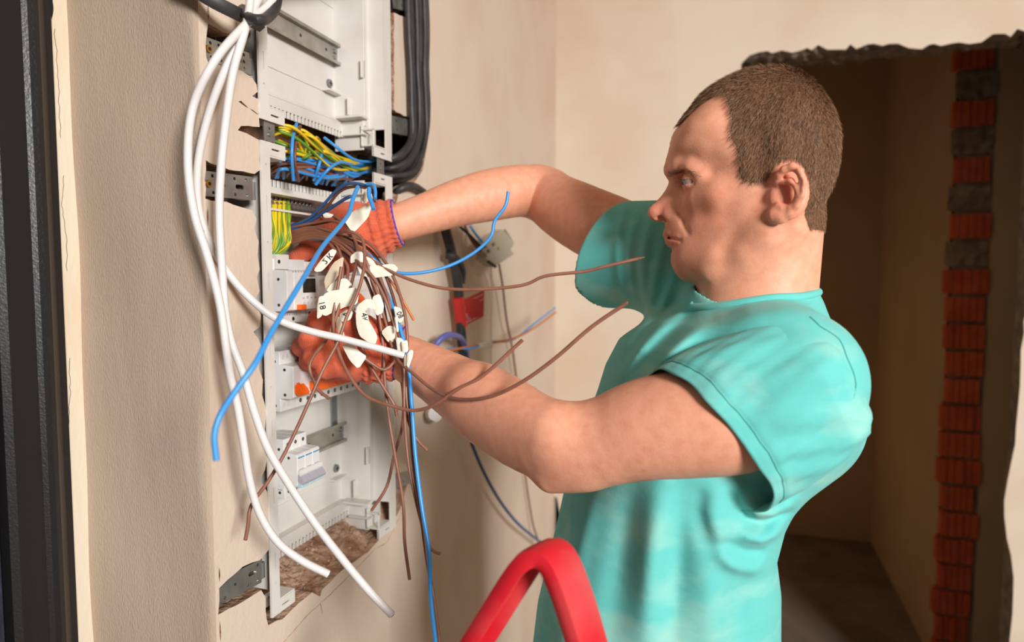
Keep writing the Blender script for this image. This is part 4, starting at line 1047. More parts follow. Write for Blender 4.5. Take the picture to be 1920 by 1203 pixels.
# chest: drag lines from the collar and the far shoulder
ridge([(1230, 712), (1290, 655), (1380, 610), (1470, 590), (1560, 605)], YS-.03, .006, .011)
ridge([(1215, 715), (1317, 648), (1421, 626), (1492, 618), (1560, 636)], YS-.03, -.003, .009)
ridge([(1200, 722), (1280, 640), (1370, 590), (1440, 580)], YS, .005, .008)
ridge([(1310, 572), (1240, 640), (1180, 700), (1140, 760)], YS+.06, -.004, .007)
ridge([(1296, 560), (1215, 640), (1160, 720)], YS+.08, .004, .007)
ridge([(1275, 545), (1205, 620), (1165, 690)], YS+.10, -.003, .006)
ridge([(1330, 590), (1260, 660), (1200, 740)], YS+.04, .004, .007)
for pts in ([(1180, 385), (1170, 480), (1182, 575)], [(1205, 395), (1192, 480), (1205, 590)], [(1232, 410), (1218, 495), (1222, 600)], [(1256, 440), (1240, 520), (1222, 620)], [(1280, 500), (1252, 570), (1215, 650)]):
    ridge(pts, 1.0, .0050, .0075, True)
# the armpit and the bunched cloth below it
ridge([(1460, 925), (1525, 888), (1583, 852), (1617, 799), (1625, 740)], YS, -.011, .006)
ridge([(1440, 940), (1500, 915), (1560, 880), (1590, 850)], YS, .008, .008)
ridge([(1400, 960), (1450, 975), (1510, 955)], YS, .008, .008)
ridge([(1390, 985), (1440, 1005), (1500, 990)], YS, -.007, .006)
ridge([(1380, 1000), (1430, 1030), (1480, 1025)], YS, .008, .008)
ridge([(1350, 1010), (1400, 1060), (1445, 1075)], YS, -.007, .007)
ridge([(1340, 1030), (1390, 1085), (1440, 1110)], YS, .007, .009)
ridge([(1345, 905), (1335, 960), (1365, 1030), (1400, 1080)], YS, .006, .012)
ridge([(1320, 900), (1312, 960), (1330, 1040)], YS, -.004, .010)
ridge([(1370, 915), (1385, 965), (1420, 1010)], YS, -.008, .007)
# long soft folds down the belly
ridge([(1245, 880), (1232, 960), (1222, 1060), (1210, 1240)], YS, .010, .017)
ridge([(1285, 900), (1272, 1000), (1262, 1120), (1255, 1260)], YS, -.007, .014)
ridge([(1180, 900), (1172, 1000), (1150, 1140), (1140, 1260)], YS, -.006, .018)
ridge([(1320, 1000), (1330, 1100), (1335, 1260)], YS, .007, .018)
ridge([(1120, 900), (1095, 1000), (1070, 1100), (1055, 1240)], YS+.05, .005, .014)
ridge([(1400, 1080), (1385, 1140), (1390, 1260)], YS, -.005, .014)
# inside of the sleeves, the neck opening and the hollow below
shirt.fn(sleeve(C(1200, 462, 1.0), HF+(HF-SF)*.05, .060, .0785, HFn), HF, .2, 's', .002)
NB = [NK(1316, 552), NK(1512, 548)]
shirt.cone(NK(1418, 470), NK(1412, 556), .0655, .0675, op='s', k=.006)
shirt.fn(lambda P: .955-P[:, 2], (.5, .88, .955), .6, 'i', .004)
SV, SQ = surface(shirt, (.22, .52, .93), (.86, 1.24, 1.66), .0026)
SV = relax(SV, SQ, 2, .4)
tee = np_mesh('t_shirt', SV, SQ, 'shirt', person)
# collar rib
def on_shirt(P, it=8, off=.0):
    P = np.array(P, float)
    for _ in range(it):
        e = .002; P32 = P.astype(np.float32); d = shirt(P32)
        g = np.stack([shirt((P+np.eye(3)[i]*e).astype(np.float32))-shirt((P-np.eye(3)[i]*e).astype(np.float32)) for i in range(3)], 1); g /= np.linalg.norm(g, axis=1)[:, None]+1e-9
        P = P-g*(d-off)[:, None]*.8
    return P
cp_ = []
for k in range(40):
    a = 2*math.pi*k/40; c = NK(1414, 556); 
    cp_.append(c+np.array([-math.cos(a)*.0745, -math.sin(a)*.0745, -.004-.013*math.cos(a)]))
cp_ = on_shirt(cp_, 6); cl = spline(np.vstack([cp_, cp_[:1]]), .004)
obj('collar_rib', MB().tube(cl, .0048, 10), 'shirt', tee, True)
# near sleeve: a lofted open tube with a sewn hem
ST = [((1222, 699, .722), (1421, 961, .700), .070), ((1243, 684, .720), (1436, 951, .701), .072), ((1275, 664, .718), (1458, 936, .702), .076), ((1345, 634, .714), (1508, 902, .705), .080), ((1430, 606, .714), (1555, 856, .715), .076), ((1495, 602, .722), (1568, 815, .738), .058), ((1518, 645, .735), (1550, 765, .745), .035)]
tops = spline([C(*a) for a, b, c in ST], .0006); bots = spline([C(*b) for a, b, c in ST], .0006)
NS, NA = 64, 120
tops = tops[np.linspace(0, len(tops)-1, NS).astype(int)]; bots = bots[np.linspace(0, len(bots)-1, NS).astype(int)]
rvs = np.interp(np.linspace(0, 1, NS), np.linspace(0, 1, len(ST)), [c for a, b, c in ST])
ce_ = (tops+bots)/2; ax_ = np.gradient(ce_, axis=0); ax_ /= np.linalg.norm(ax_, axis=1)[:, None]; ax_[:] = ax_.mean(0)/np.linalg.norm(ax_.mean(0))
SVt = []
for i in range(NS):
    uu = (bots[i]-tops[i])/2; v_ = np.cross(ax_[i], uu/np.linalg.norm(uu)); v_ = v_ if np.dot(v_, fw) < 0 else -v_; s_ = i/(NS-1)
    for k in range(NA):
        t = 2*math.pi*k/NA; n_ = uu*(-math.cos(t))/np.linalg.norm(uu)+v_*math.sin(t); w_ = max(0, math.sin(t))
        dr = .0042*math.sin(7*t+9*s_+.6*math.sin(5*s_))*s_*(1.1-s_)*3*w_+.0026*math.sin(15*t-11*s_+1.3*math.sin(3*t))*w_*min(1, s_*5)*(1-s_)+.0014*math.sin(31*t+22*s_)*w_*min(1, s_*6)*(1-s_)
        hem = .0010*(1 if .085 < s_ else 0)-.0008*math.exp(-((s_-.085)/.012)**2)+(.0012*math.sin(5*t+1)+.0008*math.sin(11*t))*max(0, 1-s_*8)
        ex = abs(math.cos(t))**.85*math.copysign(1, math.cos(t))
        SVt.append(ce_[i]-uu*ex+v_*math.copysign(abs(math.sin(t))**.9, math.sin(t))*rvs[i]+n_*(dr+hem)+ax_[i]*(.0025*math.sin(3*t+.5)+.0012*math.sin(9*t))*max(0, 1-s_*6))
SVt = np.array(SVt); SQt = np.array([(i*NA+k, i*NA+(k+1) % NA, (i+1)*NA+(k+1) % NA, (i+1)*NA+k) for i in range(NS-1) for k in range(NA)])
slv = np_mesh('sleeve', SVt, SQt, 'shirt', tee); fix_normals(slv)
sm = slv.modifiers.new('cloth thickness', 'SOLIDIFY'); sm.thickness = .0016; sm.offset = -1
hr = [SVt[5*NA+k]+(SVt[5*NA+k]-ce_[5])/np.linalg.norm(SVt[5*NA+k]-ce_[5])*.0005 for k in range(NA+1) if k < NA]; obj('hem_stitching', MB().tube(np.array(hr+hr[:1]), .00035, 5), 'seam', tee, True)
P = on_shirt([C(*p) for p in [(1535, 552, .66), (1562, 580, .65), (1592, 620, .65), (1608, 660, .64), (1622, 720, .64), (1615, 790, .64), (1590, 845, .66)]], 14, .0003)
P = on_shirt(spline(P, .012), 6, .0003); obj('seam', MB().tube(spline(P, .005), .0005, 6), 'seam', tee, True)
# trousers and shoes (below the frame)
tr = Field(); bx, by = float(np.interp(.95, tz, tcx)), .885
tr.ell((bx, by, .93), (.125, .155, .12), k=.03)
for s in (1, -1):
    tr.chain([((bx, by+s*.085, .90), .088), ((bx-.01, by+s*.10, .50), .066), ((bx+.02, by+s*.11, .07), .055)], k=.03)
TV, TQ = surface(tr, (bx-.3, .55, .0), (bx+.3, 1.25, 1.06), .008)
np_mesh('trousers', TV, TQ, 'trouser', person)
for s in (1, -1):
    sh = Field(); sh.chain([((bx+.04, by+s*.11, .045), .045), ((bx-.08, by+s*.115, .04), .042), ((bx-.16, by+s*.12, .03), .034)], k=.03); sh.fn(lambda P: -P[:, 2]+.001, (bx, by, 0), 1, 'i', .004)
    a, b = surface(sh, (bx-.25, by+s*.11-.1, -.01), (bx+.15, by+s*.11+.1, .13), .005); np_mesh('shoe', a, b, 'shoe', person)
# gloves
M['glove'] = mat('orange knit', rgb(222, 108, 74), 0.9, rgb(204, 88, 58), 60, (0.35, 0.7), 0.0, sheen=.15)
nt = M['glove'].node_tree; b_ = nt.nodes['Principled BSDF']
tc = nt.nodes.new('ShaderNodeTexCoord'); hgt = []
for rot in ((0, .6, .5), (.3, .6, 2.05)):
    mp = nt.nodes.new('ShaderNodeMapping'); mp.inputs['Rotation'].default_value = rot; nt.links.new(tc.outputs['Object'], mp.inputs[0])
    wv = nt.nodes.new('ShaderNodeTexWave'); wv.inputs['Scale'].default_value = 190; wv.inputs['Distortion'].default_value = 1.2; wv.inputs['Detail'].default_value = 1; nt.links.new(mp.outputs[0], wv.inputs[0]); hgt.append(wv)
ml = nt.nodes.new('ShaderNodeMath'); ml.operation = 'MULTIPLY'; nt.links.new(hgt[0].outputs['Fac'], ml.inputs[0]); nt.links.new(hgt[1].outputs['Fac'], ml.inputs[1])
bpn = nt.nodes.new('ShaderNodeBump'); bpn.inputs['Strength'].default_value = .7; bpn.inputs['Distance'].default_value = .0008; nt.links.new(ml.outputs[0], bpn.inputs['Height']); nt.links.new(bpn.outputs[0], b_.inputs['Normal'])
M['blue_thread'] = mat('blue stitching', rgb(60, 70, 180), .9)
def glove(name, wrist, wdir, cuff, palm, fingers, label):
    g = Field()
    for (a, ra), (b, rb) in zip(cuff[:-1], cuff[1:]): g.cone(a, b, ra, rb, k=.015)
    for c, r, k in palm: g.ell(c, r, k=.025) if not isinstance(r, float) else g.cone(c, np.asarray(c)+[0, 0, .001], r, r, k=.025)
    for fch in fingers: 
        sub = Field(); sub.chain(fch, k=.006); cs = np.mean([p for p, _ in fch], 0); rr_ = max(np.linalg.norm(np.asarray(p)-cs)+r for p, r in fch)
        g.fn(sub, cs, rr_+.02, 'u', .007)
    w0 = np.asarray(cuff[0][0]); ax = np.asarray(cuff[-1][0])-w0; Lc = np.linalg.norm(ax); ax = ax/Lc
    def rib(P):     # ribbed, elastic cuff
        q = P-w0.astype(np.float32); t = q@ax.astype(np.float32); u_ = np.cross(ax, (0, 0, 1)); u_ /= np.linalg.norm(u_); v_ = np.cross(ax, u_)
        an = np.arctan2(q@v_.astype(np.float32), q@u_.astype(np.float32)); m = np.clip((.042-t)/.006, 0, 1)
        return -(.0010*np.sin(an*26+np.sin(t*300)*.6)+.0016*np.sin(t*420))*m+.0022*np.exp(-((t-.043)/.005)**2)
    g.p.append(Prim(rib, w0, .07, 'd', 0))
    g.fn(lambda P: -((P-w0.astype(np.float32))@ax.astype(np.float32)), w0, .2, 'i', .002)
    allp = np.array([p for f in fingers for p, _ in f]+[c for c, _ in cuff]+[c for c, _, _ in palm]); lo = allp.min(0)-.07; hi = allp.max(0)+.07
    a, b = surface(g, lo, hi, .0019); o = np_mesh(name, a, b, 'glove', person); o['label'] = label
    u_ = np.cross(ax, (0, 0, 1)); u_ /= np.linalg.norm(u_); v_ = np.cross(ax, u_); r0 = cuff[0][1]+.0006
    ring = [w0+ax*.001+(r0+.0006*math.sin(k*2.1))*(math.cos(2*math.pi*k/60)*u_+math.sin(2*math.pi*k/60)*v_) for k in range(61)]
    obj('blue_stitching', MB().tube(spline(ring, .002), .0017, 7), 'blue_thread', o, True)
    return o
px2 = lambda r, z: r*z/F
# near glove
cf = [(C(750, 662, .955), px2(48, .955)), (C(715, 655, .955), px2(49, .955)), (C(690, 650, .955), px2(51, .955))]
pm = [(C(655, 648, .955), (.044, .036, .045), 0), (C(688, 672, .945), (.032, .030, .027), 0), (C(628, 650, .955), (.030, .032, .036), 0)]
fg = [[(C(625, 605, .95), .0135), (C(596, 600, .955), .0130), (C(583, 622, .985), .0120), (C(590, 640, 1.005), .0110)],
      [(C(615, 632, .935), .0140), (C(580, 638, .935), .0140), (C(566, 650, .960), .0130), (C(575, 662, .990), .0120)],
      [(C(618, 660, .930), .0140), (C(590, 668, .925), .0138), (C(580, 676, .950), .0128), (C(592, 682, .98), .0115)],
      [(C(635, 685, .930), .0132), (C(612, 692, .930), .0125), (C(606, 696, .955), .0115), (C(618, 697, .98), .0105)],
      [(C(668, 612, .92), .0150), (C(640, 590, .915), .0140), (C(618, 575, .925), .0128)]]
glove('glove', None, None, cf, pm, fg, 'orange knit glove on the near hand, under the tape flags')
cf = [(C(746, 417, 1.06), px2(42, 1.06)), (C(715, 425, 1.06), px2(43, 1.06)), (C(692, 430, 1.06), px2(45, 1.06))]
pm = [(C(662, 432, 1.055), (.040, .034, .040), 0), (C(690, 455, 1.05), (.026, .026, .026), 0), (C(640, 425, 1.06), (.028, .03, .03), 0)]
fg = [[(C(650, 400, 1.06), .0135), (C(615, 408, 1.07), .0130), (C(590, 430, 1.075), .0120), (C(580, 448, 1.07), .0108)],
      [(C(635, 428, 1.05), .0140), (C(600, 440, 1.055), .0135), (C(578, 462, 1.055), .0125), (C(580, 478, 1.05), .0110)],
      [(C(640, 455, 1.035), .0140), (C(606, 464, 1.03), .0135), (C(572, 472, 1.03), .0125), (C(556, 482, 1.03), .0115)],
      [(C(655, 475, 1.03), .0130), (C(632, 486, 1.02), .0125), (C(606, 490, 1.02), .0118), (C(592, 498, 1.02), .0105)],
      [(C(672, 470, 1.01), .0145), (C(652, 492, .995), .0135), (C(632, 505, .99), .0125)]]
glove('glove', None, None, cf, pm, fg, 'orange knit glove with a blue stitched cuff on the far hand, below the comb')
# ================================================================== things on and before the wall
def sq(P): return P
# red ladder rail in the foreground
t = thing('step_ladder', Yp(985, 1203, .55)*np.array([1, 1, 0]), 'red plastic ladder rail arching up in the foreground, before the teal shirt', 'ladder')
def channel(path, wdir, half, th, rim):
    """swept shallow channel: wdir is the band's width direction, recess on the inner side"""
    mb = MB(); P = spline(path, .012); K = len(P); T = np.gradient(P, axis=0); T /= np.linalg.norm(T, axis=1)[:, None]; wv = np.asarray(wdir, float); wv /= np.linalg.norm(wv)
    pr_ = [(-half, -th*.2), (-half*.9, -th*.75), (-half*.6, -th*.95), (0, -th), (half*.6, -th*.95), (half*.9, -th*.75), (half, -th*.2), (half, th*.6), (half*.92, th), (half-rim*.6, th*1.02), (half-rim, th*.7), (half-rim*1.15, -th*.15), (0, -th*.25), (-half+rim*1.15, -th*.15), (-half+rim, th*.7), (-half+rim*.6, th*1.02), (-half*.92, th), (-half, th*.6)]
    n = len(pr_)
    for k in range(K):
        nn = -np.cross(T[k], wv); nn /= np.linalg.norm(nn)
        for a, b in pr_: mb.v.append(tuple(P[k]+wv*a+nn*b))
    for k in range(K-1):
        for i in range(n): mb.f.append((k*n+i, k*n+(i+1) % n, (k+1)*n+(i+1) % n, (k+1)*n+i)); mb.m.append(0)
    mb.f.append(tuple(range(n))); mb.m.append(0); mb.f.append(tuple((K-1)*n+i for i in range(n-1, -1, -1))); mb.m.append(0)
    return mb
yl = .56
pts = [(700, 1500), (800, 1345), (895, 1200), (945, 1120), (988, 1055), (1006, 1038), (1026, 1033), (1044, 1045), (1060, 1075), (1082, 1135), (1104, 1210), (1140, 1345), (1170, 1500)]
path = [Yp(px, py, yl) for px, py in pts]
wd = np.array([.36, .93, .0])
o = obj('arch_rail', channel(path, wd, .021, .0085, .0065), 'red_plastic', t, True, 50); fix_normals(o)
a0, a1 = path[0], path[-1]
for s, a, fx in ((-1, a0, -.16), (1, a1, .14)):
    b = np.array([a[0]+fx, a[1]+(.10 if s > 0 else -.02), 0.0]); mb = MB(); mb.tube(spline([a+np.array([0, 0, .03]), (a+b)/2, b], .05), .017, 10); obj('leg', mb, 'alu', t, True, 50)
for z in (.35, .62, .9):
    f = (a0[2]-z)/a0[2]; x0 = a0[0]-.16*f; x1 = a1[0]+.14*f; obj('tread', MB().box((x0, yl-.04, z-.012), (x1, yl+.10, z+.012)), 'alu', t)
# wires -------------------------------------------------------------
def wire(name, pts, r, m, label, cat='wire', group=None, n=9, tip=None, stripe=0, tipm='copper', step=.005):
    """pts: (px, py, z) with z the distance in front of the camera, or (px, py, 'x', d) with d the distance out from the wall"""
    P = [C(*p) if len(p) == 3 else W(p[0], p[1], p[3]) for p in pts]
    S = spline(P, step); mb = MB().tube(S, r, n, stripe, .13 if stripe else 0.0, a0=random.random()*6.3)
    o = obj(name, mb, [m, 'w_green'] if stripe else [m], None, True, 60)
    tag(o, label, cat, group)
    if tip:
        d = S[-1]-S[-2]; d /= np.linalg.norm(d); k = MB().cyl(S[-1]-d*.001, S[-1]+d*tip, r*.55, n=10); obj('bare_end', k, tipm, o, True, 50)
    return o, S
def zz(pts, z0, z1):
    n = len(pts); return [(p[0], p[1], z0+(z1-z0)*i/max(1, n-1)) if len(p) == 2 else p for i, p in enumerate(pts)]
# white cables hooked over the black loop
WC = .0046
wire('white_cable', zz([(530, -30, .80), (505, 8, .78), (455, 52, .745), (400, 118), (362, 200), (352, 300), (364, 400), (388, 478), (412, 570), (425, 660), (431, 700), (445, 760), (458, 840), (468, 900), (486, 960), (520, 1015), (565, 1050), (616, 1076)], .70, .80), WC, 'w_white', 'white cable ending on the rubble below the enclosure, shortest of the hanging ones', 'cable', tip=.0008, tipm='print_grey')
wire('white_cable', zz([(505, -40, .78), (478, 10, .765), (455, 60, .75), (418, 140), (388, 225), (370, 320), (374, 400), (392, 450), (425, 508), (470, 560), (520, 598), (580, 620), (640, 634), (700, 650), (757, 666)], .715, .868), WC, 'w_white', 'white cable sweeping right across the near glove to the flags', 'cable', tip=.0012, tipm='print_grey')
wire('white_cable', zz([(470, -40, .76), (467, 20, .755), (458, 60, .745), (438, 130), (424, 220), (414, 320), (411, 400), (416, 500), (423, 590), (434, 640), (456, 700), (478, 775), (502, 840), (540, 905), (590, 980), (640, 1045), (690, 1105), (735, 1152)], .73, .80), WC, 'w_white', 'white cable whose cut end hangs lowest, past the enclosure foot', 'cable', tip=.0012, tipm='print_grey')
# black loop and flat black conduit at the top
wire('black_cable', [(517, -60, .80), (520, -10, .795), (515, 16, .785), (500, 34, .76), (484, 38, .738), (468, 34, .75), (456, 18, .80)], .0062, 'w_black', 'thick black cable loop gathering the white cables at the top', 'cable')
wire('black_conduit', [(330, -45, .74), (392, -2, .745), (430, 18, .76), (462, 34, .79), (485, 46, .82)], .0085, 'w_black', 'dusty black conduit crossing above the upper left steel strap', 'conduit', n=6)
# black supply cables in the chase
r = random.Random(4)
for k in range(11):
    xo = .014-.006*(k % 4)-.004*(k//4); o1 = r.uniform(-5, 5); o2 = r.uniform(-8, 8)
    b = 764+k*3.6; e = (k*5.2)
    P = [(b, -40, 'x', xo), (b+3+o1*.3, 60, 'x', xo), (b+6-k*.4, 130, 'x', xo), (b+9-k*.6+o1*.5, 200, 'x', xo), (b+3+o2*.4-k*.9+8, 255, 'x', xo), (758+o2+k*1.8, 288+e*.7, 'x', xo-.004), (730+o1, 300+e*.72, 'x', xo-.020), (700, 300+e*.6, 'x', -.045), (672, 296+e*.5, 'x', -.062)]
    wire('black_cable', P, .0052 if k % 3 else .0062, 'w_black', 'black cable in the bundle running down the chase right of the upper enclosure', 'cable', 'black supply cables')
wire('black_cable', [(735, 372, 'x', -.03), (748, 356, 'x', .0), (768, 348, 'x', .012), (788, 356, 'x', .012), (806, 372, 'x', .008), (830, 400, 'x', .006), (845, 425, 'x', .006)], .0070, 'w_black', 'black cable arching out of the wall just above the far wrist', 'cable')
# earth wires hanging under the terminal bar
for k in range(15):
    sx = 503+k*2.7; dz = r.uniform(-3, 3); far_ = k/14
    P = [(sx, 378, 'x', -.040), (sx+1+r.uniform(-2, 2), 405, 'x', -.030), (sx+2+r.uniform(-3, 3), 432, 'x', -.024), (sx+4*far_+r.uniform(-2, 2), 450+4*far_, 'x', -.022), (sx-3-10*far_*.4, 468+dz, 'x', -.026), (sx-12-14*far_, 478+dz, 'x', -.034), (sx-22-22*far_*.7, 482+dz, 'x', -.046)]
    wire('earth_wire', P, .0021, 'w_yellow', 'yellow and green wire looping down from the terminal bar', 'wire', 'earth wires under the terminal bar', stripe=4)
# tangle between the two enclosures
for k in range(28):
    ex = r.uniform(490, 600); ey = 230+(ex-490)*.15+r.uniform(0, 34 if k % 3 else 70)
    mx_ = r.uniform(560, 630); my = r.uniform(255, 300)+(mx_-560)*.3
    xa = r.uniform(-.05, -.012)
    wire('earth_wire', [(ex, ey, 'x', xa-.02), ((ex*.6+mx_*.4), ey*.65+my*.35+r.uniform(-16, 2), 'x', xa+.004), (mx_, my, 'x', xa), (655+r.uniform(-12, 12), 308+r.uniform(-8, 14), 'x', xa-.01), (705, 305+r.uniform(-4, 14), 'x', -.055)], .0023, 'w_yellow', 'yellow and green wire in the tangle between the two enclosures', 'wire', 'earth wires in the tangle', stripe=4 if k % 4 else 0)
for k in range(15):
    ex = r.uniform(512, 640); ey = 330+(ex-500)*.14
    P = [(ex, ey, 'x', -.055), (ex+r.uniform(5, 25), ey-r.uniform(12, 36), 'x', -.03), (640+r.uniform(-25, 25), 318+r.uniform(-12, 16), 'x', -.026), (690, 312+r.uniform(-8, 12), 'x', -.045), (735, 305+r.uniform(-8, 14), 'x', -.05)]
    wire('blue_wire', P, .0023, 'w_blue', 'blue wire low in the tangle between the two enclosures', 'wire', 'blue wires in the tangle')
for k in range(20):
    ex = r.uniform(498, 650); ey = 326+(ex-500)*.14
    P = [(ex, ey, 'x', -.055), (ex+r.uniform(5, 30), ey-r.uniform(8, 34), 'x', -.034), (630+r.uniform(-20, 30), 322+r.uniform(-12, 14), 'x', -.03), (690, 315+r.uniform(-8, 12), 'x', -.05), (735, 305+r.uniform(-8, 14), 'x', -.055)]
    wire('brown_wire', P, .0023, 'w_dkbrown' if k % 2 else 'w_brown', 'brown wire low in the tangle between the two enclosures', 'wire', 'brown wires in the tangle')
wire('blue_wire', [(556, 232, 'x', -.02), (549, 258, 'x', -.010), (547, 290, 'x', -.008), (550, 338, 'x', -.02)], .0024, 'w_blue', 'blue wire running straight down across the tangle')
wire('brown_wire', [(563, 236, 'x', -.02), (556, 262, 'x', -.012), (553, 300, 'x', -.010), (560, 340, 'x', -.02)], .0022, 'w_dkbrown', 'brown wire running straight down beside the blue one in the tangle')
wire('blue_wire', [(608, 258, 'x', -.03), (630, 275, 'x', -.012), (660, 297, 'x', -.010), (690, 303, 'x', -.02), (712, 296, 'x', -.05)], .0024, 'w_blue', 'blue wire along the upper right edge of the tangle')
wire('blue_wire', [(604, 282, 'x', -.02), (598, 310, 'x', -.012), (588, 338, 'x', -.03)], .0024, 'w_blue', 'short blue wire hanging over the comb right of the middle')
wire('blue_wire', [(660, 308, 'x', -.012), (635, 305, 'x', -.006), (615, 318, 'x', -.008), (592, 346, 'x', -.03)], .0023, 'w_blue', 'pale blue wire bending left and down to the lower comb')
BR = .0022
B0 = lambda dy=0: [(546, 436+dy, .985), (585, 428+dy*.9, .965), (625, 436+dy*.8, .945)]
bz = lambda pts, z0, z1: zz(pts, z0, z1)
def brown(pts, label, r=BR, m='w_brown', tip=.0, **k): return wire('brown_wire', pts, r, m, label, 'wire', tip=tip or None, **k)
# wires that leave the bundle to the right
brown(B0(6)+bz([(670, 462), (705, 492), (742, 513), (775, 526), (830, 540), (900, 542), (985, 533), (1020, 518), (1100, 508), (1140, 498), (1200, 484)], .925, .88), 'long brown wire reaching right to the shirt, bare copper tip', tip=.006)
brown(B0(14)+[(668, 478, .92), (700, 530, .915), (722, 600, .91), (742, 668, .90), (775, 700, .872), (820, 735, .840), (860, 748, .808), (920, 743, .775), (980, 715, .755), (1040, 672, .745), (1110, 612, .735), (1176, 567, .725)], 'brown wire curving under and up across the near forearm to the belly', tip=.001)
w3, _ = brown(bz([(640, 500), (625, 600), (631, 645), (649, 693), (685, 741), (739, 762), (778, 769), (814, 759), (859, 729), (900, 708), (980, 637)], .89, .80), 'brown wire sagging under the near glove, its end over the forearm')
b4, _ = brown(B0(2)+bz([(657, 434), (678, 446), (684, 480), (680, 516), (668, 555), (651, 592), (634, 639), (607, 690), (583, 744), (556, 804), (528, 860), (502, 903), (470, 950), (465, 985), (460, 1012)], .90, .78), 'longest brown wire, hanging down left past the breakers to the foot')
brown(bz([(640, 560), (628, 600), (610, 639), (587, 669), (580, 687), (590, 717), (598, 732), (618, 747)], .885, .87), 'short brown wire with a sharp elbow in front of the orange toggles')
brown(bz([(655, 540), (660, 585), (682, 660), (697, 690), (721, 729), (739, 759), (744, 780)], .90, .90), 'brown wire running down across the near glove and cuff')
brown(bz([(673, 663), (697, 681), (721, 693), (737, 680), (742, 660), (738, 620), (728, 560), (712, 520)], .88, .92), 'brown wire hooked upward below the near cuff')
brown(B0(10)+bz([(680, 478), (698, 530), (712, 600), (718, 645), (721, 705), (727, 768), (740, 850), (756, 945), (759, 1017), (768, 1086)], .92, .90), 'brown wire hanging straight beside the blue one, end lowest left')
v2, _ = brown(B0(16)+bz([(690, 480), (712, 540), (724, 600), (742, 675), (754, 720), (755, 792), (739, 854), (724, 914), (697, 956)], .925, .94), 'brown wire swinging back left to the lower right corner foot', tip=.002)
brown(B0(20)+bz([(668, 488), (700, 520), (722, 560), (738, 610), (754, 690), (763, 780), (781, 822), (801, 844)], .915, .90), 'brown wire ending short just below the near wrist')
brown(B0(-2)+bz([(690, 455), (728, 500), (752, 560), (762, 610), (764, 690), (769, 780), (775, 870), (790, 974), (802, 1060), (813, 1117), (825, 1210)], .93, .86), 'brown wire twined along the long blue one and out of the frame')
brown(bz([(745, 600), (757, 690), (758, 768), (766, 869), (785, 959), (800, 1010), (812, 1032), (826, 1038)], .91, .87), 'brown wire whose end kinks right beside the long blue one')
# short upper wires between the bundle and the flags
for k, (pts, m, lab) in enumerate([
    ([(540, 442, .99), (580, 432, .97), (610, 438, .955), (632, 460, .94), (642, 500, .925), (640, 540, .92)], 'w_brown', 'brown wire dropping left of the upper tape flags'),
    ([(540, 448, .99), (575, 446, .975), (605, 446, .96), (630, 470, .94), (652, 500, .92), (650, 530, .91)], 'w_brown', 'brown wire dropping to the big folded tape flag'),
    ([(545, 426, .99), (590, 418, .97), (625, 414, .95), (655, 430, .93), (670, 470, .92), (662, 520, .91), (655, 545, .905)], 'w_brown', 'brown wire arching above the others before it drops'),
    ([(545, 438, .995), (590, 440, .98), (630, 452, .96), (672, 480, .945), (705, 505, .93), (720, 540, .925), (735, 590, .92), (742, 640, .915)], 'w_dkbrown', 'dark brown wire under the upper flag, down to the flag stack'),
    ([(545, 444, .995), (600, 450, .975), (650, 478, .955), (680, 512, .935), (700, 560, .925), (712, 610, .92)], 'w_dkbrown', 'dark brown wire in the middle of the fan of wires'),
    ([(545, 432, .995), (600, 430, .975), (650, 446, .955), (695, 470, .94), (720, 510, .935), (738, 560, .93), (750, 620, .92)], 'w_dkbrown', 'dark brown wire on the right side of the fan'),
    ([(548, 428, .99), (600, 418, .97), (640, 412, .955), (660, 418, .945)], 'w_dkbrown', 'dark brown wire ending under the round upper flag'),
    ([(585, 412, .985), (598, 404, .975), (616, 402, .965), (640, 414, .95), (662, 440, .94)], 'w_brown', 'thin brown wire with a kinked start above the bundle')]):
    wire('brown_wire', pts, BR, m, lab)
wire('blue_wire', [(543, 424, .99), (575, 412, .975), (605, 385, .955), (632, 356, .935), (655, 344, .92), (680, 346, .91), (698, 356, .905), (705, 374, .905)], BR, 'w_dkblue', 'dark blue wire arching highest over the far glove')
wire('blue_wire', [(543, 432, .99), (585, 412, .975), (620, 390, .955), (645, 374, .935), (657, 368, .925)], .0024, 'w_dkblue', 'dark blue wire ending against the arching one')
wire('brown_wire', [(543, 428, .995), (580, 414, .98), (612, 388, .96), (638, 358, .94), (660, 350, .925), (685, 352, .91), (700, 362, .905), (702, 378, .90)], BR, 'w_dkbrown', 'dark brown wire arching with the dark blue one over the far glove')
wire('blue_wire', [(688, 345, .90), (700, 346, .895), (704, 360, .89), (703, 372, .885)], BR, 'w_blue', 'bright blue wire curl at the top of the arch')
wire('blue_wire', [(692, 352, .88), (692, 368, .875), (697, 380, .87), (700, 392, .865)], .0027, 'w_blue', 'pale blue wire stub pointing down before the far cuff')
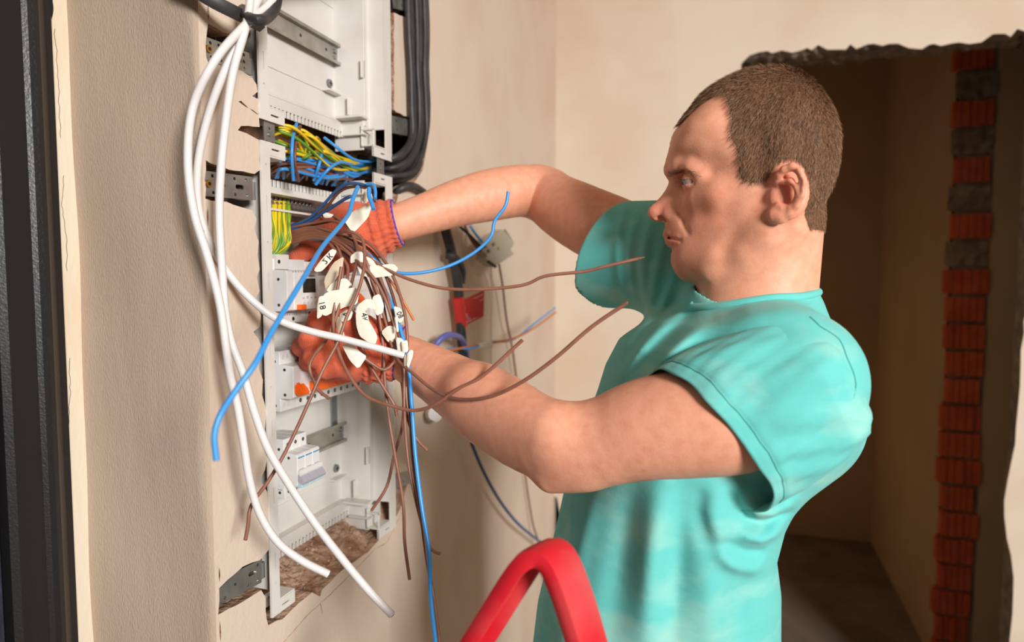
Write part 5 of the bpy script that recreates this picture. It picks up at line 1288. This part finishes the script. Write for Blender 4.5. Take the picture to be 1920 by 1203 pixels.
# the blurred blue wire nearest the camera
wire('blue_wire', [(671, 350, .86), (662, 372, .84), (655, 398, .82), (640, 420, .79), (605, 462, .73), (570, 520, .67), (535, 578, .63), (505, 630, .60), (478, 682, .58), (440, 735, .57), (412, 780, .565), (402, 815, .56), (406, 863, .555)], .0026, 'w_blue', 'bright blue wire nearest the camera, crossing the enclosure diagonally', step=.004)
wire('blue_wire', [(560, 440, .985), (620, 446, .96), (680, 470, .94), (720, 500, .935), (745, 511, .935), (790, 511, .94), (850, 495, .95), (900, 465, .955), (922, 440, .955), (927, 415, .955), (948, 385, .955), (953, 359, .955)], .0023, 'w_blue', 'blue wire pointing right and up below the far forearm')
wire('blue_wire', [(570, 446, .985), (630, 452, .96), (685, 485, .935), (712, 525, .925), (735, 572, .915), (755, 632, .905), (766, 690, .90), (772, 760, .89), (779, 854, .88), (791, 950, .87), (804, 1031, .86), (807, 1110, .855), (818, 1215, .85)], .0027, 'w_blue', 'long blue wire hanging down right of the enclosure out of frame')
wire('orange_wire', [(700, 495, .94), (735, 530, .945), (757, 566, .95), (776, 600, .95)], .0019, 'w_orange', 'thin orange wire between the flags and the near wrist')
# orange and blue pair with a white sleeve, and others by the wall
o, S = wire('orange_wire', [(780, 668, 'x', .02), (850, 655, 'x', .035), (905, 645, 'x', .06), (960, 635, 'x', .09), (1005, 612, 'x', .10), (1042, 585, 'x', .11)], .0026, 'w_orange', 'orange wire twisted with a blue one, white sleeve, behind the forearm')
k = MB().tube(spline([W(897, 648, .058), W(920, 643, .068)], .004), .0052, 12); q = obj('white_sleeve', k, 'w_white', o, True, 50)
wire('blue_wire', [(780, 672, 'x', .02), (850, 653, 'x', .03), (880, 653, 'x', .05), (920, 641, 'x', .068), (960, 637, 'x', .085), (1000, 608, 'x', .10), (1041, 577, 'x', .112)], .0024, 'w_blue', 'blue wire twisted round the orange one behind the forearm')
wire('violet_cable', [(815, 700, 'x', .012), (812, 655, 'x', .03), (830, 632, 'x', .045), (850, 628, 'x', .05), (868, 640, 'x', .04), (876, 670, 'x', .03), (878, 720, 'x', .02)], .0062, 'w_violet', 'violet blue cable bent in a small loop above the near forearm', 'cable')
t_, S = wire('black_conduit', [(822, 380, 'x', .012), (838, 440, 'x', .022), (848, 480, 'x', .026), (858, 530, 'x', .028), (862, 580, 'x', .028), (866, 640, 'x', .028), (872, 690, 'x', .024), (880, 760, 'x', .015)], .0105, 'w_black', 'black taped cable with a red tag hanging below the far forearm', 'cable', n=12)
k = MB().tube(spline([W(836, 478, .02), W(850, 480, .034), W(868, 505, .036), (W(868, 530, .03))], .005), .0085, 10, r1=.005); obj('loose_tape_end', k, 'w_black', t_, True, 50)
k = MB().tube(spline([W(858, 557, .028), W(862, 585, .028), W(865, 613, .028)], .005), .0122, 14); tg_ = obj('red_tag', k, 'red_tag', t_, True, 50); tg_['label'] = 'red printed tag'
A = [W(868, 562, .030), W(908, 543, .055), W(907, 593, .055), W(872, 610, .030)]
nn = np.cross(A[1]-A[0], A[3]-A[0]); nn /= np.linalg.norm(nn); nn = nn if np.dot(nn, O3-A[0]) > 0 else -nn
k = MB().add(A+[a-nn*.0012 for a in A], [(0, 1, 2, 3), (7, 6, 5, 4), (0, 4, 5, 1), (1, 5, 6, 2), (2, 6, 7, 3), (3, 7, 4, 0)]); tf = fix_normals(obj('red_tag', k, 'red_tag', t_)); tf['label'] = 'red printed tag flap'
for i in range(9):
    f = .12+i*.095; u0 = .10+.03*math.sin(i*2.1); k = MB()
    bl = lambda u, v: A[0]*(1-u)*(1-v)+A[1]*u*(1-v)+A[2]*u*v+A[3]*(1-u)*v
    u = u0; rr_ = random.Random(i)
    ue = rr_.uniform(.6, .95)
    while u < ue:
        w_ = rr_.uniform(.03, .09); q4 = [bl(u, f), bl(min(u+w_, .96), f), bl(min(u+w_, .96), f+.045), bl(u, f+.045)]; k.add([p+nn*.0004 for p in q4], [(0, 1, 2, 3)]); u += w_+.022
    obj('printed_line', k, 'white_print', tf)
# old grey terminal block dangling by its wires
t = thing('terminal_block', W(930, 498, .03), 'grey terminal block dangling from loose wires below the far elbow', 'terminal block')
ca = [(905, 452), (942, 430), (962, 455), (955, 468), (962, 476), (925, 500), (915, 492), (908, 486), (911, 478), (900, 468)]
P3 = [W(px, py, .045+.0003*(px-900)) for px, py in ca]; n = len(P3); nn = np.cross(P3[3]-P3[0], P3[6]-P3[0]); nn /= np.linalg.norm(nn); nn = nn if np.dot(nn, O3-P3[0]) > 0 else -nn
k = MB().add([p+nn*.004 for p in P3]+[p-nn*.022 for p in P3], [tuple(range(n)), tuple(range(2*n-1, n-1, -1))]+[(i, (i+1) % n, n+(i+1) % n, n+i) for i in range(n)]); o = fix_normals(obj('body', k, 'terminal', t)); bev(o, .0012)
for (a, b) in (((943, 432), (957, 452)), ((913, 490), (927, 500))):
    k = MB().tube(spline([W(a[0], a[1], .056)+nn*.003, W(b[0], b[1], .058)+nn*.003], .004), .0035, 6); obj('end_clamp', k, 'dark', t, True, 40)
for (a, b) in ((905, 462), (912, 470), (920, 458), (928, 466)):
    k = MB().cyl(W(a, b, .05)+nn*.003, W(a, b, .05)+nn*.010, .0042, n=10); obj('screw_clamp', k, 'screw', t, True, 40)
for i, (pts, m, lab) in enumerate([([(862, 424, 'x', .01), (880, 440, 'x', .03), (905, 466, 'x', .058)], 'w_black', 'dark wire into the left corner of the dangling terminal block'), ([(882, 424, 'x', .015), (893, 440, 'x', .04), (903, 452, 'x', .06)], 'w_blue', 'short pale blue wire into the dangling terminal block'), ([(872, 424, 'x', .012), (884, 450, 'x', .035), (902, 472, 'x', .056)], 'w_dkbrown', 'dark brown wire into the left side of the dangling terminal block')]):
    wire('dark_wire' if i != 1 else 'blue_wire', pts, .0032, m, lab)
wire('brown_wire', [(936, 496, 'x', .045), (943, 540, 'x', .03), (950, 600, 'x', .025), (960, 650, 'x', .02), (968, 710, 'x', .018), (978, 800, 'x', .016), (984, 880, 'x', .015), (992, 940, 'x', .015), (1000, 985, 'x', .02), (1008, 1010, 'x', .03), (1022, 1060, 'x', .03), (1030, 1100, 'x', .03)], .0026, 'w_dkbrown', 'thin twisted brown wire hanging from the terminal block down the wall')
wire('pale_wire', [(921, 500, 'x', .03), (923, 560, 'x', .008), (922, 640, 'x', .006), (920, 720, 'x', .006)], .0018, 'tape_old', 'pale thin wire lying on the wall below the terminal block')
wire('dark_wire', [(884, 830, 'x', .03), (905, 880, 'x', .035), (935, 935, 'x', .04), (970, 980, 'x', .045), (1006, 1010, 'x', .05), (1020, 1022, 'x', .05)], .0040, 'w_dkblue', 'dark blue wire drooping from below the forearm to the red rail')
k = MB(); a = W(800, 772, .0); k.tube(spline([W(812, 776, -.01), W(816, 776, .035)], .004), .0135, 20); k.tube(spline([W(812, 776, .018), W(815, 776, .028)], .004), .0155, 20)
tag(obj('plastic_cap', k, 'w_white', None, True, 40), 'white plastic pipe cap sticking out of the wall under the near forearm', 'cap')
# tape flags -----------------------------------------------------
def flag(parent, poly, z, label=None, text=None, tpos=None, tdir=None, tsize=.012, m='tape', bend=.006, th=.0007):
    """a folded piece of tape, (px, py) corners at depth z (one value or one each)"""
    zs = z if isinstance(z, (list, tuple)) else [z]*len(poly)
    P = np.array([C(px, py, q) for (px, py), q in zip(poly, zs)]); c = P.mean(0); n = len(P)
    nn = np.zeros(3)
    for i in range(n): nn += np.cross(P[i]-c, P[(i+1) % n]-c)
    nn /= np.linalg.norm(nn); nn = nn if np.dot(nn, O3-c) > 0 else -nn
    bend = min(bend, .0025)*.7; D_ = np.array([P[i]+(P[(i+1) % n]-P[i])*t for i in range(n) for t in (.16, .5, .84)])
    mid = (D_+c)/2; N = len(D_); mb = MB(); V_ = [c+nn*bend]+[q+nn*bend*.7 for q in mid]+list(D_); M_ = len(V_); V_ = V_+[v-nn*th for v in V_]
    fs = []
    for i in range(N):
        j = (i+1) % N
        fs += [(0, 1+i, 1+j), (1+i, 1+N+i, 1+N+j, 1+j)]
        fs += [(M_, M_+1+j, M_+1+i), (M_+1+i, M_+1+j, M_+1+N+j, M_+1+N+i), (1+N+i, M_+1+N+i, M_+1+N+j, 1+N+j)]
    mb.add(V_, fs); o = fix_normals(obj('tape_flag', mb, m, parent, True, 12))
    if label: o['label'] = label
    if text:
        tx, ty = tpos; (ax, ay), (bx, by) = tdir; zc = float(np.mean(zs))
        xd = C(tx+ax, ty+ay, zc)-C(tx, ty, zc); yd = C(tx+bx, ty+by, zc)-C(tx, ty, zc); xd -= nn*np.dot(xd, nn); yd -= nn*np.dot(yd, nn)
        d = (ray(tx, ty)); q = O3+d*(np.dot(c+nn*(bend+.0012)-O3, nn)/np.dot(d, nn)); writing('handwriting', text, q, xd, yd, tsize, 'ink', o)
    return o
WB = {o.get('label', ''): o for o in COL.objects if o.parent is None}
def by(s): 
    q = [o for l, o in WB.items() if s in l]; assert q, s; return q[0]
flag(by('round upper flag'), [(645, 413), (660, 397), (688, 383), (697, 387), (690, 408), (672, 427), (662, 437), (655, 428)], .925)
flag(by('big folded tape flag'), [(606, 552), (620, 545), (650, 541), (666, 538), (673, 548), (670, 570), (648, 575), (626, 584), (612, 592), (604, 590)], .884, bend=.004)
flag(by('big folded tape flag'), [(598, 556), (610, 553), (608, 580), (602, 594), (594, 598), (595, 572)], .880, 'flag fold marked in black ink', '18', (604, 572), ((.25, 1), (1, -.2)), .011, bend=.003)
flag(by('left of the upper tape flags'), [(588, 506), (604, 484), (622, 466), (632, 470), (622, 488), (604, 508), (594, 510)], .93, 'tape flag with black handwriting', '2 К', (614, 484), ((.7, -.8), (.6, .6)), .011, 'tape', .003)
flag(by('dropping to the big folded'), [(607, 524), (625, 492), (645, 480), (642, 502), (622, 536), (612, 548)], .915, m='tape_old', bend=.004)
flag(by('big folded tape flag'), [(610, 546), (622, 530), (648, 520), (662, 535), (640, 548)], .905, bend=.003)
flag(by('below the far forearm'), [(668, 496), (690, 499), (738, 494), (747, 503), (738, 516), (700, 521), (676, 516)], .918, bend=.007)
flag(by('long brown wire'), [(657, 480), (668, 471), (680, 472), (683, 492), (668, 490), (657, 494)], .915, bend=.006)
flag(by('long brown wire'), [(682, 480), (697, 482), (712, 494), (700, 500), (686, 494)], .92, bend=.003)
flag(by('middle of the fan'), [(666, 592), (670, 572), (686, 560), (700, 562), (706, 580), (692, 577), (678, 588)], .881, bend=.006)
flag(by('middle of the fan'), [(667, 586), (680, 584), (692, 602), (702, 618), (708, 632), (704, 645), (692, 642), (674, 630), (668, 610)], .878, bend=.004)
flag(by('middle of the fan'), [(682, 582), (690, 590), (692, 604), (684, 606), (676, 594)], .879, 'tape tail with black handwriting', '4к', (684, 594), ((.35, 1), (.9, -.3)), .011, bend=.001)
flag(by('right side of the fan'), [(698, 556), (712, 550), (720, 572), (718, 586), (706, 592), (700, 575)], .895, bend=.005)
flag(by('sharp elbow'), [(640, 645), (660, 644), (676, 660), (688, 668), (672, 692), (656, 676)], .875, bend=.004)
flag(by('before it drops'), [(637, 588), (650, 580), (662, 584), (658, 598), (645, 604), (636, 600)], .892, 'small tape flag marked in ink', '2', (648, 592), ((.8, -.3), (.3, .9)), .012, bend=.002)
flag(by('before it drops'), [(632, 590), (640, 600), (646, 630), (650, 640), (640, 640), (630, 612)], .888, m='tape_old', bend=.002)
flag(by('down to the flag stack'), [(738, 573), (752, 578), (758, 598), (750, 606), (742, 598)], .898, 'tape flag marked in dark ink', '08', (750, 590), ((.5, 1), (1, -.4)), .009, bend=.002)
flag(by('down to the flag stack'), [(714, 622), (728, 610), (742, 612), (740, 640), (728, 642)], .905, bend=.004)
flag(by('down to the flag stack'), [(742, 632), (754, 634), (762, 650), (758, 668), (746, 664)], .892, 'tape flag with an ink number', '2', (738, 648), ((.8, 0), (0, -.9)), .012, bend=.003)
flag(by('straight beside the blue one'), [(740, 594), (745, 594), (748, 622), (743, 622)], .89, bend=.002)
flag(by('near wrist'), [(752, 640), (764, 637), (766, 658), (755, 662)], .885, bend=.003)
flag(by('twined along'), [(763, 664), (770, 655), (775, 657), (774, 668), (766, 690), (762, 684)], .88, bend=.004)
flag(by('twined along'), [(757, 664), (765, 664), (766, 692), (758, 690)], .884, m='tape_old', bend=.002)
flag(by('highest over the far glove'), [(683, 356), (692, 350), (697, 353), (694, 374), (684, 383), (678, 374)], .90, m='tape_old', bend=.003)
flag(by('left of the upper tape flags'), [(605, 402), (612, 398), (626, 402), (620, 408), (608, 408)], .95, bend=.002)
bpy.context.view_layer.update()
